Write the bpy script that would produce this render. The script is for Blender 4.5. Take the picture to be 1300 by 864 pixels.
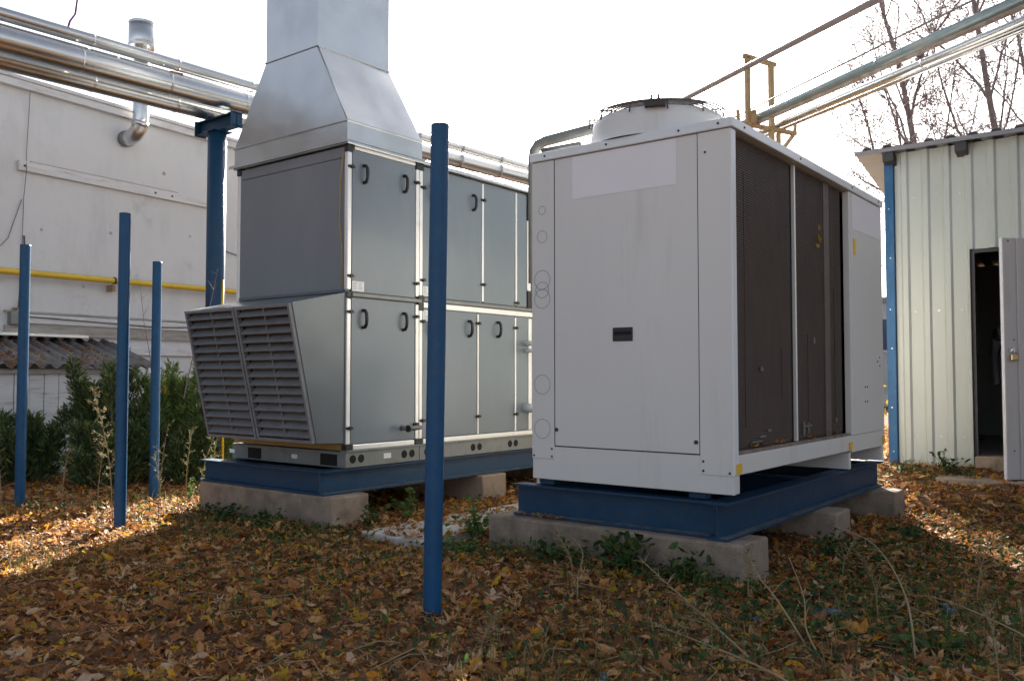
import bpy, math, random
import numpy as np
from mathutils import Vector, Matrix, noise
R = math.radians
for o in list(bpy.data.objects):
    bpy.data.objects.remove(o)
scene = bpy.context.scene
col = scene.collection
# ------------------------------------------------------------------ camera
cd = bpy.data.cameras.new('camera'); cam = bpy.data.objects.new('camera', cd); col.objects.link(cam)
cd.sensor_width = 36.0; cd.lens = 1110.0 / 1300.0 * 36.0; cd.clip_start = 0.05; cd.clip_end = 2000
YAW, PITCH = R(37.8), R(2.3)
fwd = Vector((math.cos(PITCH) * math.cos(YAW), math.cos(PITCH) * math.sin(YAW), math.sin(PITCH)))
cam.location = (0, 0, 1.25); cam.rotation_euler = fwd.to_track_quat('-Z', 'Y').to_euler()
cd.dof.use_dof = True; cd.dof.focus_distance = 7.0; cd.dof.aperture_fstop = 4.0
scene.camera = cam
scene.cycles.max_bounces = 6; scene.cycles.transparent_max_bounces = 4; scene.cycles.transmission_bounces = 3; scene.cycles.glossy_bounces = 3; scene.cycles.diffuse_bounces = 3
# ------------------------------------------------------------------ sky, sun, exposure
SUN_ANG, SUN_EL = R(31.4), R(27.2)
w = bpy.data.worlds.new('World'); scene.world = w; w.use_nodes = True
nt = w.node_tree; nt.nodes.clear()
sky = nt.nodes.new('ShaderNodeTexSky'); sky.sky_type = 'NISHITA'; sky.sun_disc = False
sky.sun_elevation = SUN_EL; sky.sun_rotation = R(90) - SUN_ANG
sky.air_density = 0.8; sky.dust_density = 2.5; sky.ozone_density = 1.0
bg = nt.nodes.new('ShaderNodeBackground'); bg.inputs['Strength'].default_value = 0.05
wo = nt.nodes.new('ShaderNodeOutputWorld')
hs = nt.nodes.new('ShaderNodeHueSaturation'); hs.inputs['Saturation'].default_value = 0.50   # thin white haze over the whole sky
nt.links.new(sky.outputs[0], hs.inputs['Color']); nt.links.new(hs.outputs[0], bg.inputs[0]); nt.links.new(bg.outputs[0], wo.inputs[0])
sd = bpy.data.lights.new('sun', 'SUN'); sd.energy = 5.0; sd.angle = R(0.5); sd.color = (1.0, 0.93, 0.82)
so = bpy.data.objects.new('sun', sd); col.objects.link(so)
sdir = Vector((math.cos(SUN_EL) * math.cos(SUN_ANG), math.cos(SUN_EL) * math.sin(SUN_ANG), math.sin(SUN_EL)))
so.rotation_euler = sdir.to_track_quat('Z', 'Y').to_euler(); so.location = (20, 12, 20)
vs = scene.view_settings
vs.view_transform = 'Standard'; vs.look = 'None'; vs.exposure = 2.42; vs.gamma = 1.0; vs.use_curve_mapping = False
rng = random.Random(7)
nrng = np.random.default_rng(7)

# ------------------------------------------------------------------ materials
MATS = {}
def mat(name, c, rough=0.5, metal=0.0, var=0.12, vscale=3.0, bump=0.0, bscale=60.0, dirt=None, dirt_lo=0.5, dirt_hi=0.7, dscale=4.0,
        stretch=(1, 1, 1), spec=0.5, wave=0.0, rvar=0.0, specks=None):
    m = bpy.data.materials.new(name); m.use_nodes = True; MATS[name] = m
    t = m.node_tree; N = t.nodes; L = t.links
    b = N['Principled BSDF']; b.inputs['Roughness'].default_value = rough; b.inputs['Metallic'].default_value = metal
    b.inputs['Specular IOR Level'].default_value = spec
    g = N.new('ShaderNodeNewGeometry'); mp = N.new('ShaderNodeMapping'); mp.inputs['Scale'].default_value = stretch
    L.new(g.outputs['Position'], mp.inputs['Vector'])
    n = N.new('ShaderNodeTexNoise'); n.inputs['Scale'].default_value = vscale; n.inputs['Detail'].default_value = 8; n.inputs['Roughness'].default_value = 0.65
    L.new(mp.outputs[0], n.inputs['Vector'])
    cr = N.new('ShaderNodeValToRGB'); e = cr.color_ramp.elements
    e[0].position = 0.25; e[1].position = 0.75
    e[0].color = (*[x * (1 - var) for x in c], 1); e[1].color = (*[min(1, x * (1 + var)) for x in c], 1)
    L.new(n.outputs['Fac'], cr.inputs[0]); out = cr.outputs[0]
    def blend(out, colr, scale, lo, hi, st):
        mp2 = N.new('ShaderNodeMapping'); mp2.inputs['Scale'].default_value = st; L.new(g.outputs['Position'], mp2.inputs['Vector'])
        d = N.new('ShaderNodeTexNoise'); d.inputs['Scale'].default_value = scale; d.inputs['Detail'].default_value = 10; d.inputs['Roughness'].default_value = 0.7
        L.new(mp2.outputs[0], d.inputs['Vector'])
        mr = N.new('ShaderNodeMapRange'); mr.inputs['From Min'].default_value = lo; mr.inputs['From Max'].default_value = hi
        L.new(d.outputs['Fac'], mr.inputs['Value'])
        mx = N.new('ShaderNodeMix'); mx.data_type = 'RGBA'
        L.new(mr.outputs[0], mx.inputs[0]); L.new(out, mx.inputs[6]); mx.inputs[7].default_value = (*colr, 1)
        return mx.outputs[2]
    if dirt: out = blend(out, dirt, dscale, dirt_lo, dirt_hi, stretch)
    if specks: out = blend(out, specks[0], specks[1], specks[2], specks[3], (1, 1, 1))
    L.new(out, b.inputs['Base Color'])
    if rvar:
        mr = N.new('ShaderNodeMapRange'); mr.inputs['To Min'].default_value = max(0.02, rough - rvar); mr.inputs['To Max'].default_value = rough + rvar
        L.new(n.outputs['Fac'], mr.inputs['Value']); L.new(mr.outputs[0], b.inputs['Roughness'])
    if bump or wave:
        hgt = None
        bn = N.new('ShaderNodeTexNoise'); bn.inputs['Scale'].default_value = bscale if bump else 1.6; bn.inputs['Detail'].default_value = 6 if bump else 1
        L.new(g.outputs['Position'], bn.inputs['Vector'])
        bp = N.new('ShaderNodeBump'); bp.inputs['Strength'].default_value = bump if bump else wave; bp.inputs['Distance'].default_value = 0.02 if bump else 0.06
        L.new(bn.outputs['Fac'], bp.inputs['Height']); L.new(bp.outputs[0], b.inputs['Normal'])
    return m
def leafmat(name, ramp, trans=0.35, rough=0.6):
    """one colour per leaf (mesh island), thin and slightly translucent"""
    m = bpy.data.materials.new(name); m.use_nodes = True; MATS[name] = m
    t = m.node_tree; N = t.nodes; L = t.links
    b = N['Principled BSDF']; b.inputs['Roughness'].default_value = rough; b.inputs['Specular IOR Level'].default_value = 0.3
    g = N.new('ShaderNodeNewGeometry'); cr = N.new('ShaderNodeValToRGB'); cr.color_ramp.interpolation = 'LINEAR'
    el = cr.color_ramp.elements
    el[0].position, el[0].color = ramp[0][0], (*ramp[0][1], 1); el[1].position, el[1].color = ramp[-1][0], (*ramp[-1][1], 1)
    for p, c in ramp[1:-1]:
        x = el.new(p); x.color = (*c, 1)
    L.new(g.outputs['Random Per Island'], cr.inputs[0])
    nz = N.new('ShaderNodeTexNoise'); nz.inputs['Scale'].default_value = 45; nz.inputs['Detail'].default_value = 4; L.new(g.outputs['Position'], nz.inputs['Vector'])
    mr = N.new('ShaderNodeMapRange'); mr.inputs['To Min'].default_value = 0.55; mr.inputs['To Max'].default_value = 1.4; L.new(nz.outputs['Fac'], mr.inputs['Value'])
    mx = N.new('ShaderNodeVectorMath'); mx.operation = 'SCALE'; L.new(cr.outputs[0], mx.inputs[0]); L.new(mr.outputs[0], mx.inputs['Scale'])
    L.new(mx.outputs[0], b.inputs['Base Color'])
    tr = N.new('ShaderNodeBsdfTranslucent'); L.new(mx.outputs[0], tr.inputs['Color'])
    ms = N.new('ShaderNodeMixShader'); ms.inputs[0].default_value = trans
    L.new(b.outputs[0], ms.inputs[1]); L.new(tr.outputs[0], ms.inputs[2]); L.new(ms.outputs[0], N['Material Output'].inputs['Surface'])
    return m

mat('chiller_paint', (0.65, 0.645, 0.62), 0.42, var=0.04, vscale=1.5, dirt=(0.44, 0.42, 0.37), dirt_lo=0.56, dirt_hi=0.95, dscale=2.6, stretch=(1, 1, 0.16), rvar=0.08, wave=0.10)
mat('chiller_plate', (0.76, 0.75, 0.77), 0.5, var=0.02)
mat('chiller_edge', (0.70, 0.74, 0.76), 0.3, var=0.04)
mat('panel_grey', (0.158, 0.192, 0.218), 0.30, var=0.06, vscale=1.2, dirt=(0.20, 0.235, 0.25), dirt_lo=0.52, dirt_hi=0.9, dscale=2.5, stretch=(1, 1, 0.3), rvar=0.08, wave=0.25)
mat('panel_dark', (0.185, 0.20, 0.218), 0.42, var=0.06, vscale=1.2, rvar=0.06, wave=0.2, dirt=(0.23, 0.235, 0.25), dirt_lo=0.5, dirt_hi=0.9, dscale=2, stretch=(1, 1, 0.3))
mat('louvre_grey', (0.185, 0.19, 0.20), 0.5, var=0.12, vscale=6, dirt=(0.12, 0.12, 0.12), dirt_lo=0.5, dirt_hi=0.8, dscale=9)
mat('aluminium', (0.80, 0.79, 0.76), 0.35, metal=0.35, var=0.06, vscale=6, dirt=(0.45, 0.42, 0.36), dirt_lo=0.58, dirt_hi=0.85, dscale=7)
mat('galvanised', (0.60, 0.61, 0.605), 0.25, metal=0.92, var=0.08, vscale=1.2, rvar=0.06, wave=0.4, dirt=(0.43, 0.44, 0.43), dirt_lo=0.45, dirt_hi=0.85, dscale=1.5)
mat('hood_steel', (0.125, 0.145, 0.16), 0.36, metal=0.2, var=0.08, vscale=1.2, rvar=0.06, wave=0.4)
mat('galv_base', (0.20, 0.212, 0.205), 0.5, metal=0.25, var=0.12, vscale=8, dirt=(0.15, 0.14, 0.115), dirt_lo=0.5, dirt_hi=0.8, dscale=6)
mat('clad_pipe', (0.60, 0.605, 0.60), 0.24, metal=0.95, var=0.10, vscale=3, rvar=0.06, dirt=(0.44, 0.40, 0.35), dirt_lo=0.55, dirt_hi=0.9, dscale=3.0, wave=0.05)
mat('black_plastic', (0.012, 0.012, 0.013), 0.45, var=0.1)
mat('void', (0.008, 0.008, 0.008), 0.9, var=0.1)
mat('blue_paint', (0.004, 0.040, 0.094), 0.45, var=0.2, vscale=7, dirt=(0.02, 0.05, 0.08), dirt_lo=0.5, dirt_hi=0.75, dscale=9, rvar=0.1, bump=0.08, bscale=30, spec=0.4, specks=((0.11, 0.06, 0.035), 22, 0.66, 0.74))
mat('blue_post', (0.005, 0.066, 0.165), 0.42, var=0.2, vscale=9, dirt=(0.022, 0.085, 0.155), dirt_lo=0.5, dirt_hi=0.8, dscale=11, rvar=0.1, bump=0.08, bscale=40, spec=0.35, specks=((0.12, 0.07, 0.045), 20, 0.66, 0.74))
mat('worn_blue', (0.014, 0.085, 0.20), 0.5, var=0.25, vscale=7, dirt=(0.06, 0.14, 0.25), dirt_lo=0.5, dirt_hi=0.75, dscale=9, stretch=(1, 1, .3), spec=0.35)
mat('concrete', (0.275, 0.215, 0.165), 0.9, var=0.22, vscale=7, bump=0.35, bscale=70, dirt=(0.13, 0.105, 0.08), dirt_lo=0.45, dirt_hi=0.7, dscale=4, spec=0.2)
mat('beam_dust', (0.10, 0.115, 0.125), 0.9, var=0.35, vscale=9, dirt=(0.03, 0.06, 0.095), dirt_lo=0.5, dirt_hi=0.65, dscale=6, spec=0.2)
mat('slab_concrete', (0.42, 0.40, 0.37), 0.9, var=0.2, vscale=6, bump=0.3, bscale=60, dirt=(0.22, 0.19, 0.15), dirt_lo=0.52, dirt_hi=0.7, dscale=5, spec=0.2)
mat('coil', (0.062, 0.046, 0.039), 0.6, metal=0.1, var=0.25, vscale=5, dirt=(0.07, 0.055, 0.045), dirt_lo=0.5, dirt_hi=0.8, dscale=5, stretch=(1, 1, 0.3))
mat('coil_fin', (0.098, 0.074, 0.062), 0.6, metal=0.1, var=0.3, vscale=9, dirt=(0.11, 0.09, 0.075), dirt_lo=0.56, dirt_hi=0.8, dscale=7, stretch=(1, 1, 0.3))
mat('dirty_ledge', (0.26, 0.20, 0.16), 0.7, var=0.3, vscale=14, dirt=(0.11, 0.07, 0.045), dirt_lo=0.45, dirt_hi=0.65, dscale=16)
mat('tube_sheet', (0.125, 0.10, 0.086), 0.6, var=0.2, vscale=9)
mat('warn_yellow', (0.80, 0.48, 0.02), 0.5, var=0.08, vscale=30)
mat('sticker', (0.72, 0.73, 0.72), 0.5, var=0.03)
mat('print_grey', (0.30, 0.32, 0.34), 0.6, var=0.03)
mat('yellow_strip', (0.35, 0.24, 0.08), 0.7, var=0.2, vscale=9)
mat('render_wall', (0.60, 0.605, 0.615), 0.9, var=0.08, vscale=0.8, bump=0.12, bscale=25, dirt=(0.45, 0.45, 0.455), dirt_lo=0.5, dirt_hi=0.85, dscale=1.6, stretch=(1, 1, 0.35), spec=0.2, specks=((0.36, 0.34, 0.33), 1.1, 0.60, 0.80))
mat('white_board', (0.60, 0.60, 0.61), 0.7, var=0.12, vscale=5, dirt=(0.32, 0.29, 0.26), dirt_lo=0.54, dirt_hi=0.75, dscale=7, stretch=(0.4, 0.4, 3))
mat('old_board', (0.36, 0.33, 0.30), 0.85, var=0.25, vscale=7, dirt=(0.16, 0.12, 0.09), dirt_lo=0.5, dirt_hi=0.75, dscale=5, stretch=(0.4, 0.4, 3))
mat('fibre_cement', (0.17, 0.165, 0.165), 0.9, var=0.25, vscale=9, dirt=(0.135, 0.075, 0.045), dirt_lo=0.50, dirt_hi=0.60, dscale=3.0, bump=0.2, bscale=60, spec=0.2)
mat('gas_yellow', (0.62, 0.40, 0.02), 0.45, var=0.12, vscale=7, dirt=(0.42, 0.25, 0.02), dirt_lo=0.55, dirt_hi=0.8, dscale=9)
mat('cable_black', (0.07, 0.07, 0.075), 0.6)
mat('cable_purple', (0.13, 0.04, 0.16), 0.5)
mat('rust_steel', (0.30, 0.20, 0.10), 0.75, var=0.25, vscale=12, dirt=(0.10, 0.05, 0.035), dirt_lo=0.5, dirt_hi=0.7, dscale=14)
mat('old_yellow', (0.31, 0.22, 0.105), 0.65, var=0.2, vscale=10, dirt=(0.22, 0.10, 0.06), dirt_lo=0.5, dirt_hi=0.7, dscale=12)
mat('teal_pipe', (0.24, 0.31, 0.32), 0.38, metal=0.5, var=0.2, vscale=5, dirt=(0.33, 0.31, 0.29), dirt_lo=0.50, dirt_hi=0.72, dscale=5)
mat('insul_rust', (0.30, 0.235, 0.19), 0.9, var=0.3, vscale=12, bump=0.5, bscale=40, dirt=(0.40, 0.38, 0.36), dirt_lo=0.45, dirt_hi=0.7, dscale=6)
mat('thin_pipe', (0.20, 0.155, 0.15), 0.6, var=0.15)
mat('shed_sheet', (0.405, 0.425, 0.39), 0.36, var=0.05, vscale=1.5, dirt=(0.31, 0.315, 0.275), dirt_lo=0.5, dirt_hi=0.9, dscale=2, stretch=(1, 1, 0.3), rvar=0.06)
mat('shed_door', (0.41, 0.385, 0.37), 0.45, var=0.06, vscale=2, dirt=(0.30, 0.27, 0.25), dirt_lo=0.5, dirt_hi=0.85, dscale=4, stretch=(1, 1, 0.3))
mat('shed_door_edge', (0.60, 0.60, 0.64), 0.45, var=0.05)
mat('roof_sheet', (0.22, 0.22, 0.235), 0.5, metal=0.3, var=0.15, vscale=5)
mat('dark_steel', (0.05, 0.048, 0.05), 0.6, metal=0.3, var=0.2)
mat('guard_wire', (0.085, 0.08, 0.083), 0.5, metal=0.3, var=0.2)
mat('brass', (0.40, 0.30, 0.14), 0.35, metal=0.9, var=0.2)
mat('steel_bright', (0.55, 0.55, 0.56), 0.3, metal=0.9)
mat('soil', (0.135, 0.080, 0.045), 0.95, var=0.4, vscale=14, bump=0.6, bscale=30, dirt=(0.07, 0.043, 0.026), dirt_lo=0.48, dirt_hi=0.70, dscale=5, spec=0.1)
mat('bark', (0.21, 0.185, 0.185), 0.9, var=0.3, vscale=8, bump=0.4, bscale=30, dirt=(0.30, 0.28, 0.27), dirt_lo=0.5, dirt_hi=0.7, dscale=6, spec=0.1)
mat('twig', (0.19, 0.145, 0.155), 0.85, var=0.25, spec=0.2)
mat('dry_stalk', (0.30, 0.22, 0.125), 0.8, var=0.2, vscale=20, spec=0.2)
mat('green_stem', (0.10, 0.12, 0.04), 0.7, var=0.2)
mat('cloth_dark', (0.018, 0.018, 0.022), 0.9, var=0.2)
mat('skin', (0.36, 0.19, 0.13), 0.55, var=0.06)
mat('hair', (0.02, 0.014, 0.01), 0.7)
mat('far_wall', (0.45, 0.47, 0.50), 0.9, var=0.1, vscale=1)
mat('far_glass', (0.05, 0.08, 0.14), 0.15, var=0.1)
mat('film_blue', (0.02, 0.06, 0.09), 0.35, var=0.3, vscale=20)
mat('label_red', (0.45, 0.05, 0.03), 0.5)
leafmat('litter_leaf', [(0.0, (0.081, 0.036, 0.016)), (0.25, (0.259, 0.100, 0.029)), (0.5, (0.409, 0.170, 0.048)), (0.68, (0.545, 0.285, 0.115)), (0.82, (0.608, 0.389, 0.183)), (0.90, (0.608, 0.243, 0.015)), (0.955, (0.608, 0.365, 0.019)), (1.0, (0.150, 0.170, 0.025))], 0.38)
leafmat('leaf_tan', [(0, (0.44, 0.28, 0.16)), (1, (0.54, 0.38, 0.24))], 0.2)
leafmat('leaf_brown', [(0, (0.22, 0.09, 0.035)), (1, (0.34, 0.15, 0.06))], 0.2)
leafmat('leaf_yellow', [(0, (0.44, 0.26, 0.02)), (1, (0.48, 0.32, 0.04))], 0.3)
leafmat('leaf_olive', [(0, (0.13, 0.13, 0.03)), (1, (0.2, 0.19, 0.05))], 0.3)
leafmat('weed_green', [(0.0, (0.022, 0.05, 0.014)), (0.5, (0.04, 0.085, 0.022)), (0.85, (0.075, 0.13, 0.03)), (1.0, (0.17, 0.16, 0.03))], 0.35)
leafmat('bright_weed', [(0.0, (0.045, 0.10, 0.02)), (0.6, (0.08, 0.17, 0.03)), (1.0, (0.15, 0.22, 0.05))], 0.4)
leafmat('juniper', [(0.0, (0.037, 0.058, 0.026)), (0.5, (0.073, 0.120, 0.044)), (0.85, (0.144, 0.195, 0.066)), (1.0, (0.262, 0.263, 0.079))], 0.3)
leafmat('juniper_light', [(0.0, (0.076, 0.134, 0.045)), (0.5, (0.151, 0.232, 0.067)), (0.9, (0.254, 0.341, 0.101)), (1.0, (0.506, 0.413, 0.089))], 0.35)
leafmat('grass_mix', [(0.0, (0.05, 0.09, 0.02)), (0.5, (0.09, 0.12, 0.03)), (0.8, (0.24, 0.19, 0.09)), (1.0, (0.34, 0.27, 0.14))], 0.35)
leafmat('dry_seed', [(0.0, (0.14, 0.11, 0.045)), (0.6, (0.24, 0.19, 0.085)), (1.0, (0.33, 0.28, 0.15))], 0.3)
leafmat('yellow_leaf', [(0.0, (0.30, 0.20, 0.02)), (1.0, (0.5, 0.36, 0.03))], 0.4)
leafmat('red_leaf', [(0.0, (0.4, 0.06, 0.02)), (1.0, (0.5, 0.14, 0.03))], 0.4)
M = MATS

# ------------------------------------------------------------------ mesh builder
class MB:
    def __init__(s): s.v = []; s.f = []; s.sm = []
    def add(s, vs_, fs, smooth=False):
        o = len(s.v); s.v += [tuple(p) for p in vs_]
        for f in fs: s.f.append(tuple(i + o for i in f)); s.sm.append(smooth)
        return s
    def box(s, a, b):
        x0, y0, z0 = a; x1, y1, z1 = b
        x0, x1 = min(x0, x1), max(x0, x1); y0, y1 = min(y0, y1), max(y0, y1); z0, z1 = min(z0, z1), max(z0, z1)
        return s.add([(x0, y0, z0), (x1, y0, z0), (x1, y1, z0), (x0, y1, z0), (x0, y0, z1), (x1, y0, z1), (x1, y1, z1), (x0, y1, z1)],
              [(0, 3, 2, 1), (4, 5, 6, 7), (0, 1, 5, 4), (1, 2, 6, 5), (2, 3, 7, 6), (3, 0, 4, 7)])
    def obox(s, c, ax, ay, az):
        """oriented box: centre and three half-vectors"""
        c, ax, ay, az = Vector(c), Vector(ax), Vector(ay), Vector(az)
        p = [c - ax - ay - az, c + ax - ay - az, c + ax + ay - az, c - ax + ay - az, c - ax - ay + az, c + ax - ay + az, c + ax + ay + az, c - ax + ay + az]
        return s.add(p, [(0, 3, 2, 1), (4, 5, 6, 7), (0, 1, 5, 4), (1, 2, 6, 5), (2, 3, 7, 6), (3, 0, 4, 7)])
    def prism(s, poly, d):
        """polygon (list of 3D points) pushed along vector d"""
        n = len(poly); d = Vector(d); p = [Vector(q) for q in poly]
        return s.add(p + [q + d for q in p], [tuple(range(n - 1, -1, -1)), tuple(range(n, 2 * n))] + [(i, (i + 1) % n, n + (i + 1) % n, n + i) for i in range(n)])
    def tube(s, pts, r, n=12, caps=True):
        pts = [Vector(p) for p in pts]; m = len(pts)
        rs = r if isinstance(r, (list, tuple)) else [r] * m
        up = None; rings = []
        for i, p in enumerate(pts):
            t = (pts[min(i + 1, m - 1)] - pts[max(i - 1, 0)]).normalized()
            if up is None: up = Vector((0, 0, 1)) if abs(t.z) < 0.9 else Vector((1, 0, 0))
            a = t.cross(up)
            if a.length < 1e-4: a = t.cross(Vector((0, 1, 0.3)))
            a.normalize(); b = a.cross(t).normalized(); up = b
            rings.append([p + (a * math.cos(2 * math.pi * k / n) + b * math.sin(2 * math.pi * k / n)) * rs[i] for k in range(n)])
        V = [q for rg in rings for q in rg]
        F = [(i * n + k, i * n + (k + 1) % n, (i + 1) * n + (k + 1) % n, (i + 1) * n + k) for i in range(m - 1) for k in range(n)]
        s.add(V, F, True)
        if caps:
            o = len(s.v) - len(V)
            s.f.append(tuple(o + k for k in range(n))[::-1]); s.sm.append(False)
            s.f.append(tuple(o + (m - 1) * n + k for k in range(n))); s.sm.append(False)
        return s
    def lathe(s, prof, c, n=48):
        """prof: (radius, z) pairs about the vertical through c"""
        m = len(prof)
        V = [(c[0] + r * math.cos(2 * math.pi * k / n), c[1] + r * math.sin(2 * math.pi * k / n), c[2] + z) for r, z in prof for k in range(n)]
        F = [(i * n + k, i * n + (k + 1) % n, (i + 1) * n + (k + 1) % n, (i + 1) * n + k) for i in range(m - 1) for k in range(n)]
        return s.add(V, F, True)
    def build(s, name, m, parent=None, local=False, bevel=0.0, label=None):
        me = bpy.data.meshes.new(name)
        vv = s.v
        if parent is not None and not local:
            inv = ROOTM[parent.name].inverted(); vv = [inv @ Vector(p) for p in vv]
        me.from_pydata([tuple(p) for p in vv], [], s.f); me.polygons.foreach_set('use_smooth', s.sm); me.update()
        me.materials.append(M[m])
        o = bpy.data.objects.new(name, me); col.objects.link(o)
        if parent is not None:
            o.parent = parent; ROOTM[o.name] = ROOTM[parent.name]
        else: ROOTM[o.name] = Matrix.Identity(4)
        if bevel:
            md = o.modifiers.new('bevel', 'BEVEL'); md.width = bevel; md.segments = 2; md.limit_method = 'ANGLE'; md.angle_limit = R(40)
        if label: o['label'] = label
        return o
ROOTM = {}
def tag(o, label, cat, group=None):
    o['label'] = label; o['category'] = cat
    if group: o['group'] = group
    return o
def thing(name, label, cat, loc=(0, 0, 0), rz=0.0, group=None, scale=1.0):
    o = bpy.data.objects.new(name, None); col.objects.link(o); o.location = loc; o.rotation_euler = (0, 0, rz); o.empty_display_size = 0.2; o.scale = (scale, scale, scale)
    ROOTM[o.name] = Matrix.Translation(loc) @ Matrix.Rotation(rz, 4, 'Z') @ Matrix.Scale(scale, 4)
    return tag(o, label, cat, group)
def structure(o): o['kind'] = 'structure'; return o
def stuff(o): o['kind'] = 'stuff'; return o
def B(a, b): return MB().box(a, b)
def raw_mesh(name, verts, quads_or_tris, m, smooth=False):
    """numpy verts (n,3), faces (m,k)"""
    me = bpy.data.meshes.new(name); nv = len(verts); nf, k = quads_or_tris.shape
    me.vertices.add(nv); me.vertices.foreach_set('co', np.ascontiguousarray(verts, dtype=np.float32).ravel())
    me.loops.add(nf * k); me.loops.foreach_set('vertex_index', np.ascontiguousarray(quads_or_tris, dtype=np.int32).ravel())
    me.polygons.add(nf); me.polygons.foreach_set('loop_start', np.arange(0, nf * k, k, dtype=np.int32))
    me.polygons.foreach_set('use_smooth', np.full(nf, smooth)); me.update(calc_edges=True); me.validate()
    me.materials.append(M[m])
    o = bpy.data.objects.new(name, me); col.objects.link(o); ROOTM[o.name] = Matrix.Identity(4)
    return o
def ibeam(p0, p1, z0, h, w, tf=0.014, tw=0.010):
    """I-beam along the horizontal p0-p1 (centre line), bottom at z0"""
    p0 = Vector((p0[0], p0[1], 0)); p1 = Vector((p1[0], p1[1], 0)); d = p1 - p0; n = Vector((-d.y, d.x, 0)).normalized()
    prof = [(-w/2, 0), (w/2, 0), (w/2, tf), (tw/2, tf), (tw/2, h - tf), (w/2, h - tf), (w/2, h), (-w/2, h), (-w/2, h - tf), (-tw/2, h - tf), (-tw/2, tf), (-w/2, tf)]
    return MB().prism([p0 + n * a + Vector((0, 0, z0 + b)) for a, b in prof], d)

# ------------------------------------------------------------------ ground
def gz_np(x, y):
    rise = np.clip((x - 8.6) / 1.65, 0, 1.25) * 0.30
    b = 0.016 * np.sin(x * 2.1 + 0.7 * np.sin(y * 1.7)) + 0.014 * np.sin(y * 2.7 + 1.3 * np.sin(x * 1.1)) + 0.008 * np.sin(x * 6.1 + y * 4.3) + 0.006 * np.sin(y * 8.3 - x * 3.7)
    return rise + b - 0.012
def gz(x, y): return float(gz_np(np.array(x), np.array(y)))
xs = np.concatenate([np.linspace(-300, -8, 14), np.linspace(-6, 14, 161), np.linspace(16, 400, 18)])
ys = np.concatenate([np.linspace(-300, -8, 14), np.linspace(-6, 13, 153), np.linspace(15, 400, 18)])
X, Y = np.meshgrid(xs, ys, indexing='ij'); Z = gz_np(X, Y)
nx, ny = X.shape
I = np.arange(nx * ny).reshape(nx, ny)
Q = np.stack([I[:-1, :-1], I[1:, :-1], I[1:, 1:], I[:-1, 1:]], -1).reshape(-1, 4)
structure(raw_mesh('ground', np.stack([X, Y, Z], -1).reshape(-1, 3), Q, 'soil', True))

# ------------------------------------------------------------------ building on the left
WA = R(6.7); WLOC = (5.02, 12.74, -.31); WS = 1.25   # where the building's wall frame stands, and metres per drawing unit
bld = thing('building', 'long pale rendered building with grey shaded wall behind the pipes', 'building', WLOC, WA, scale=WS)
SL, SR = -7.0, 16.0
B((SL, 0, 0), (SR, 7, 4.50)).build('wall', 'render_wall', bld, local=True)
B((SL - .15, -.085, 4.518), (SR + .1, 7.1, 4.56)).build('roof', 'white_board', bld, local=True, bevel=.006)
B((SL - .1, -.07, 4.43), (SR, -.003, 4.515)).build('fascia', 'white_board', bld, local=True, bevel=.006)
bt = B((0.21, -.045, 3.52), (2.80, -.003, 3.63)).build('batten', 'white_board', bld, local=True, bevel=.004, label='weathered white timber batten screwed across the wall')
for x in (.27, 1.95, 2.2): MB().tube([(x, -.052, 3.575), (x, -.04, 3.575)], .014, 8).build('bolt', 'dark_steel', bt, local=True)
B((0.35, -.028, 3.63), (2.3, -.003, 3.645)).build('drip_strip', 'old_board', bld, local=True)
B((0.20, -.06, 1.83), (4.6, -.003, 1.93)).build('cable_tray', 'white_board', bld, local=True, bevel=.004)
B((0.10, -.04, 1.70), (4.6, -.003, 1.80)).build('ledge', 'old_board', bld, local=True, bevel=.004)
B((0.10, -.03, 1.945), (3.4, -.003, 1.965)).build('ledge', 'old_board', bld, local=True)
for px, pz, s in ((1.36, 2.98, .025), (2.1, 3.86, .03), (1.02, 2.3, .02), (2.52, 3.1, .02), (.5, 2.9, .02)):
    MB().add([(px - s, -.002, pz - s * .6), (px + s * .7, -.002, pz - s), (px + s, -.002, pz + s * .3), (px - s * .2, -.002, pz + s)], [(0, 1, 2, 3)]).build('patch', 'old_board', bld, local=True)
# white door surround low on the wall
dr = B((1.62, -.07, 1.50), (2.9, -.003, 1.60)).build('door_surround', 'white_board', bld, local=True, bevel=.005)
for x in (1.62, 2.80): B((x, -.06, 0), (x + .1, -.003, 1.495)).build('jamb', 'white_board', dr, local=True, bevel=.005)
B((1.73, -.03, 0), (2.79, -.003, 1.495)).build('door', 'render_wall', bld, local=True)
# junction box and cables on the wall
jb = thing('junction_box', 'small grey junction box at the left end of the cable tray', 'junction box', WLOC, WA, scale=WS)
B((.14, -.08, 1.81), (.28, -.003, 1.95)).build('box', 'galv_base', jb, local=True, bevel=.006)
MB().lathe([(0, .02), (.03, .02), (.035, 0), (.0, -.01)], (.2, -.05, 1.975), 12).build('gland', 'rust_steel', jb, local=True)
def wall_cable(pts, r, m, label):
    mw = Matrix.Translation(WLOC) @ Matrix.Rotation(WA, 4, 'Z') @ Matrix.Scale(WS, 4)
    tag(MB().tube([mw @ Vector(p) for p in pts], r, 6).build('cable', m), label, 'cable')
wall_cable([(.31, -.05, 4.44), (.32, -.02, 4.2), (.30, -.02, 3.7), (.285, -.06, 3.55), (.28, -.02, 3.2), (.275, -.02, 2.5), (.24, -.03, 2.0)], .004, 'cable_black', 'thin dark cable running down the wall from eave to junction box')
wall_cable([(.29, -.03, 2.8), (.31, -.03, 2.4), (.30, -.03, 2.1), (.22, -.04, 1.97)], .011, 'cable_black', 'short thick cable rising from the junction box')
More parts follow.
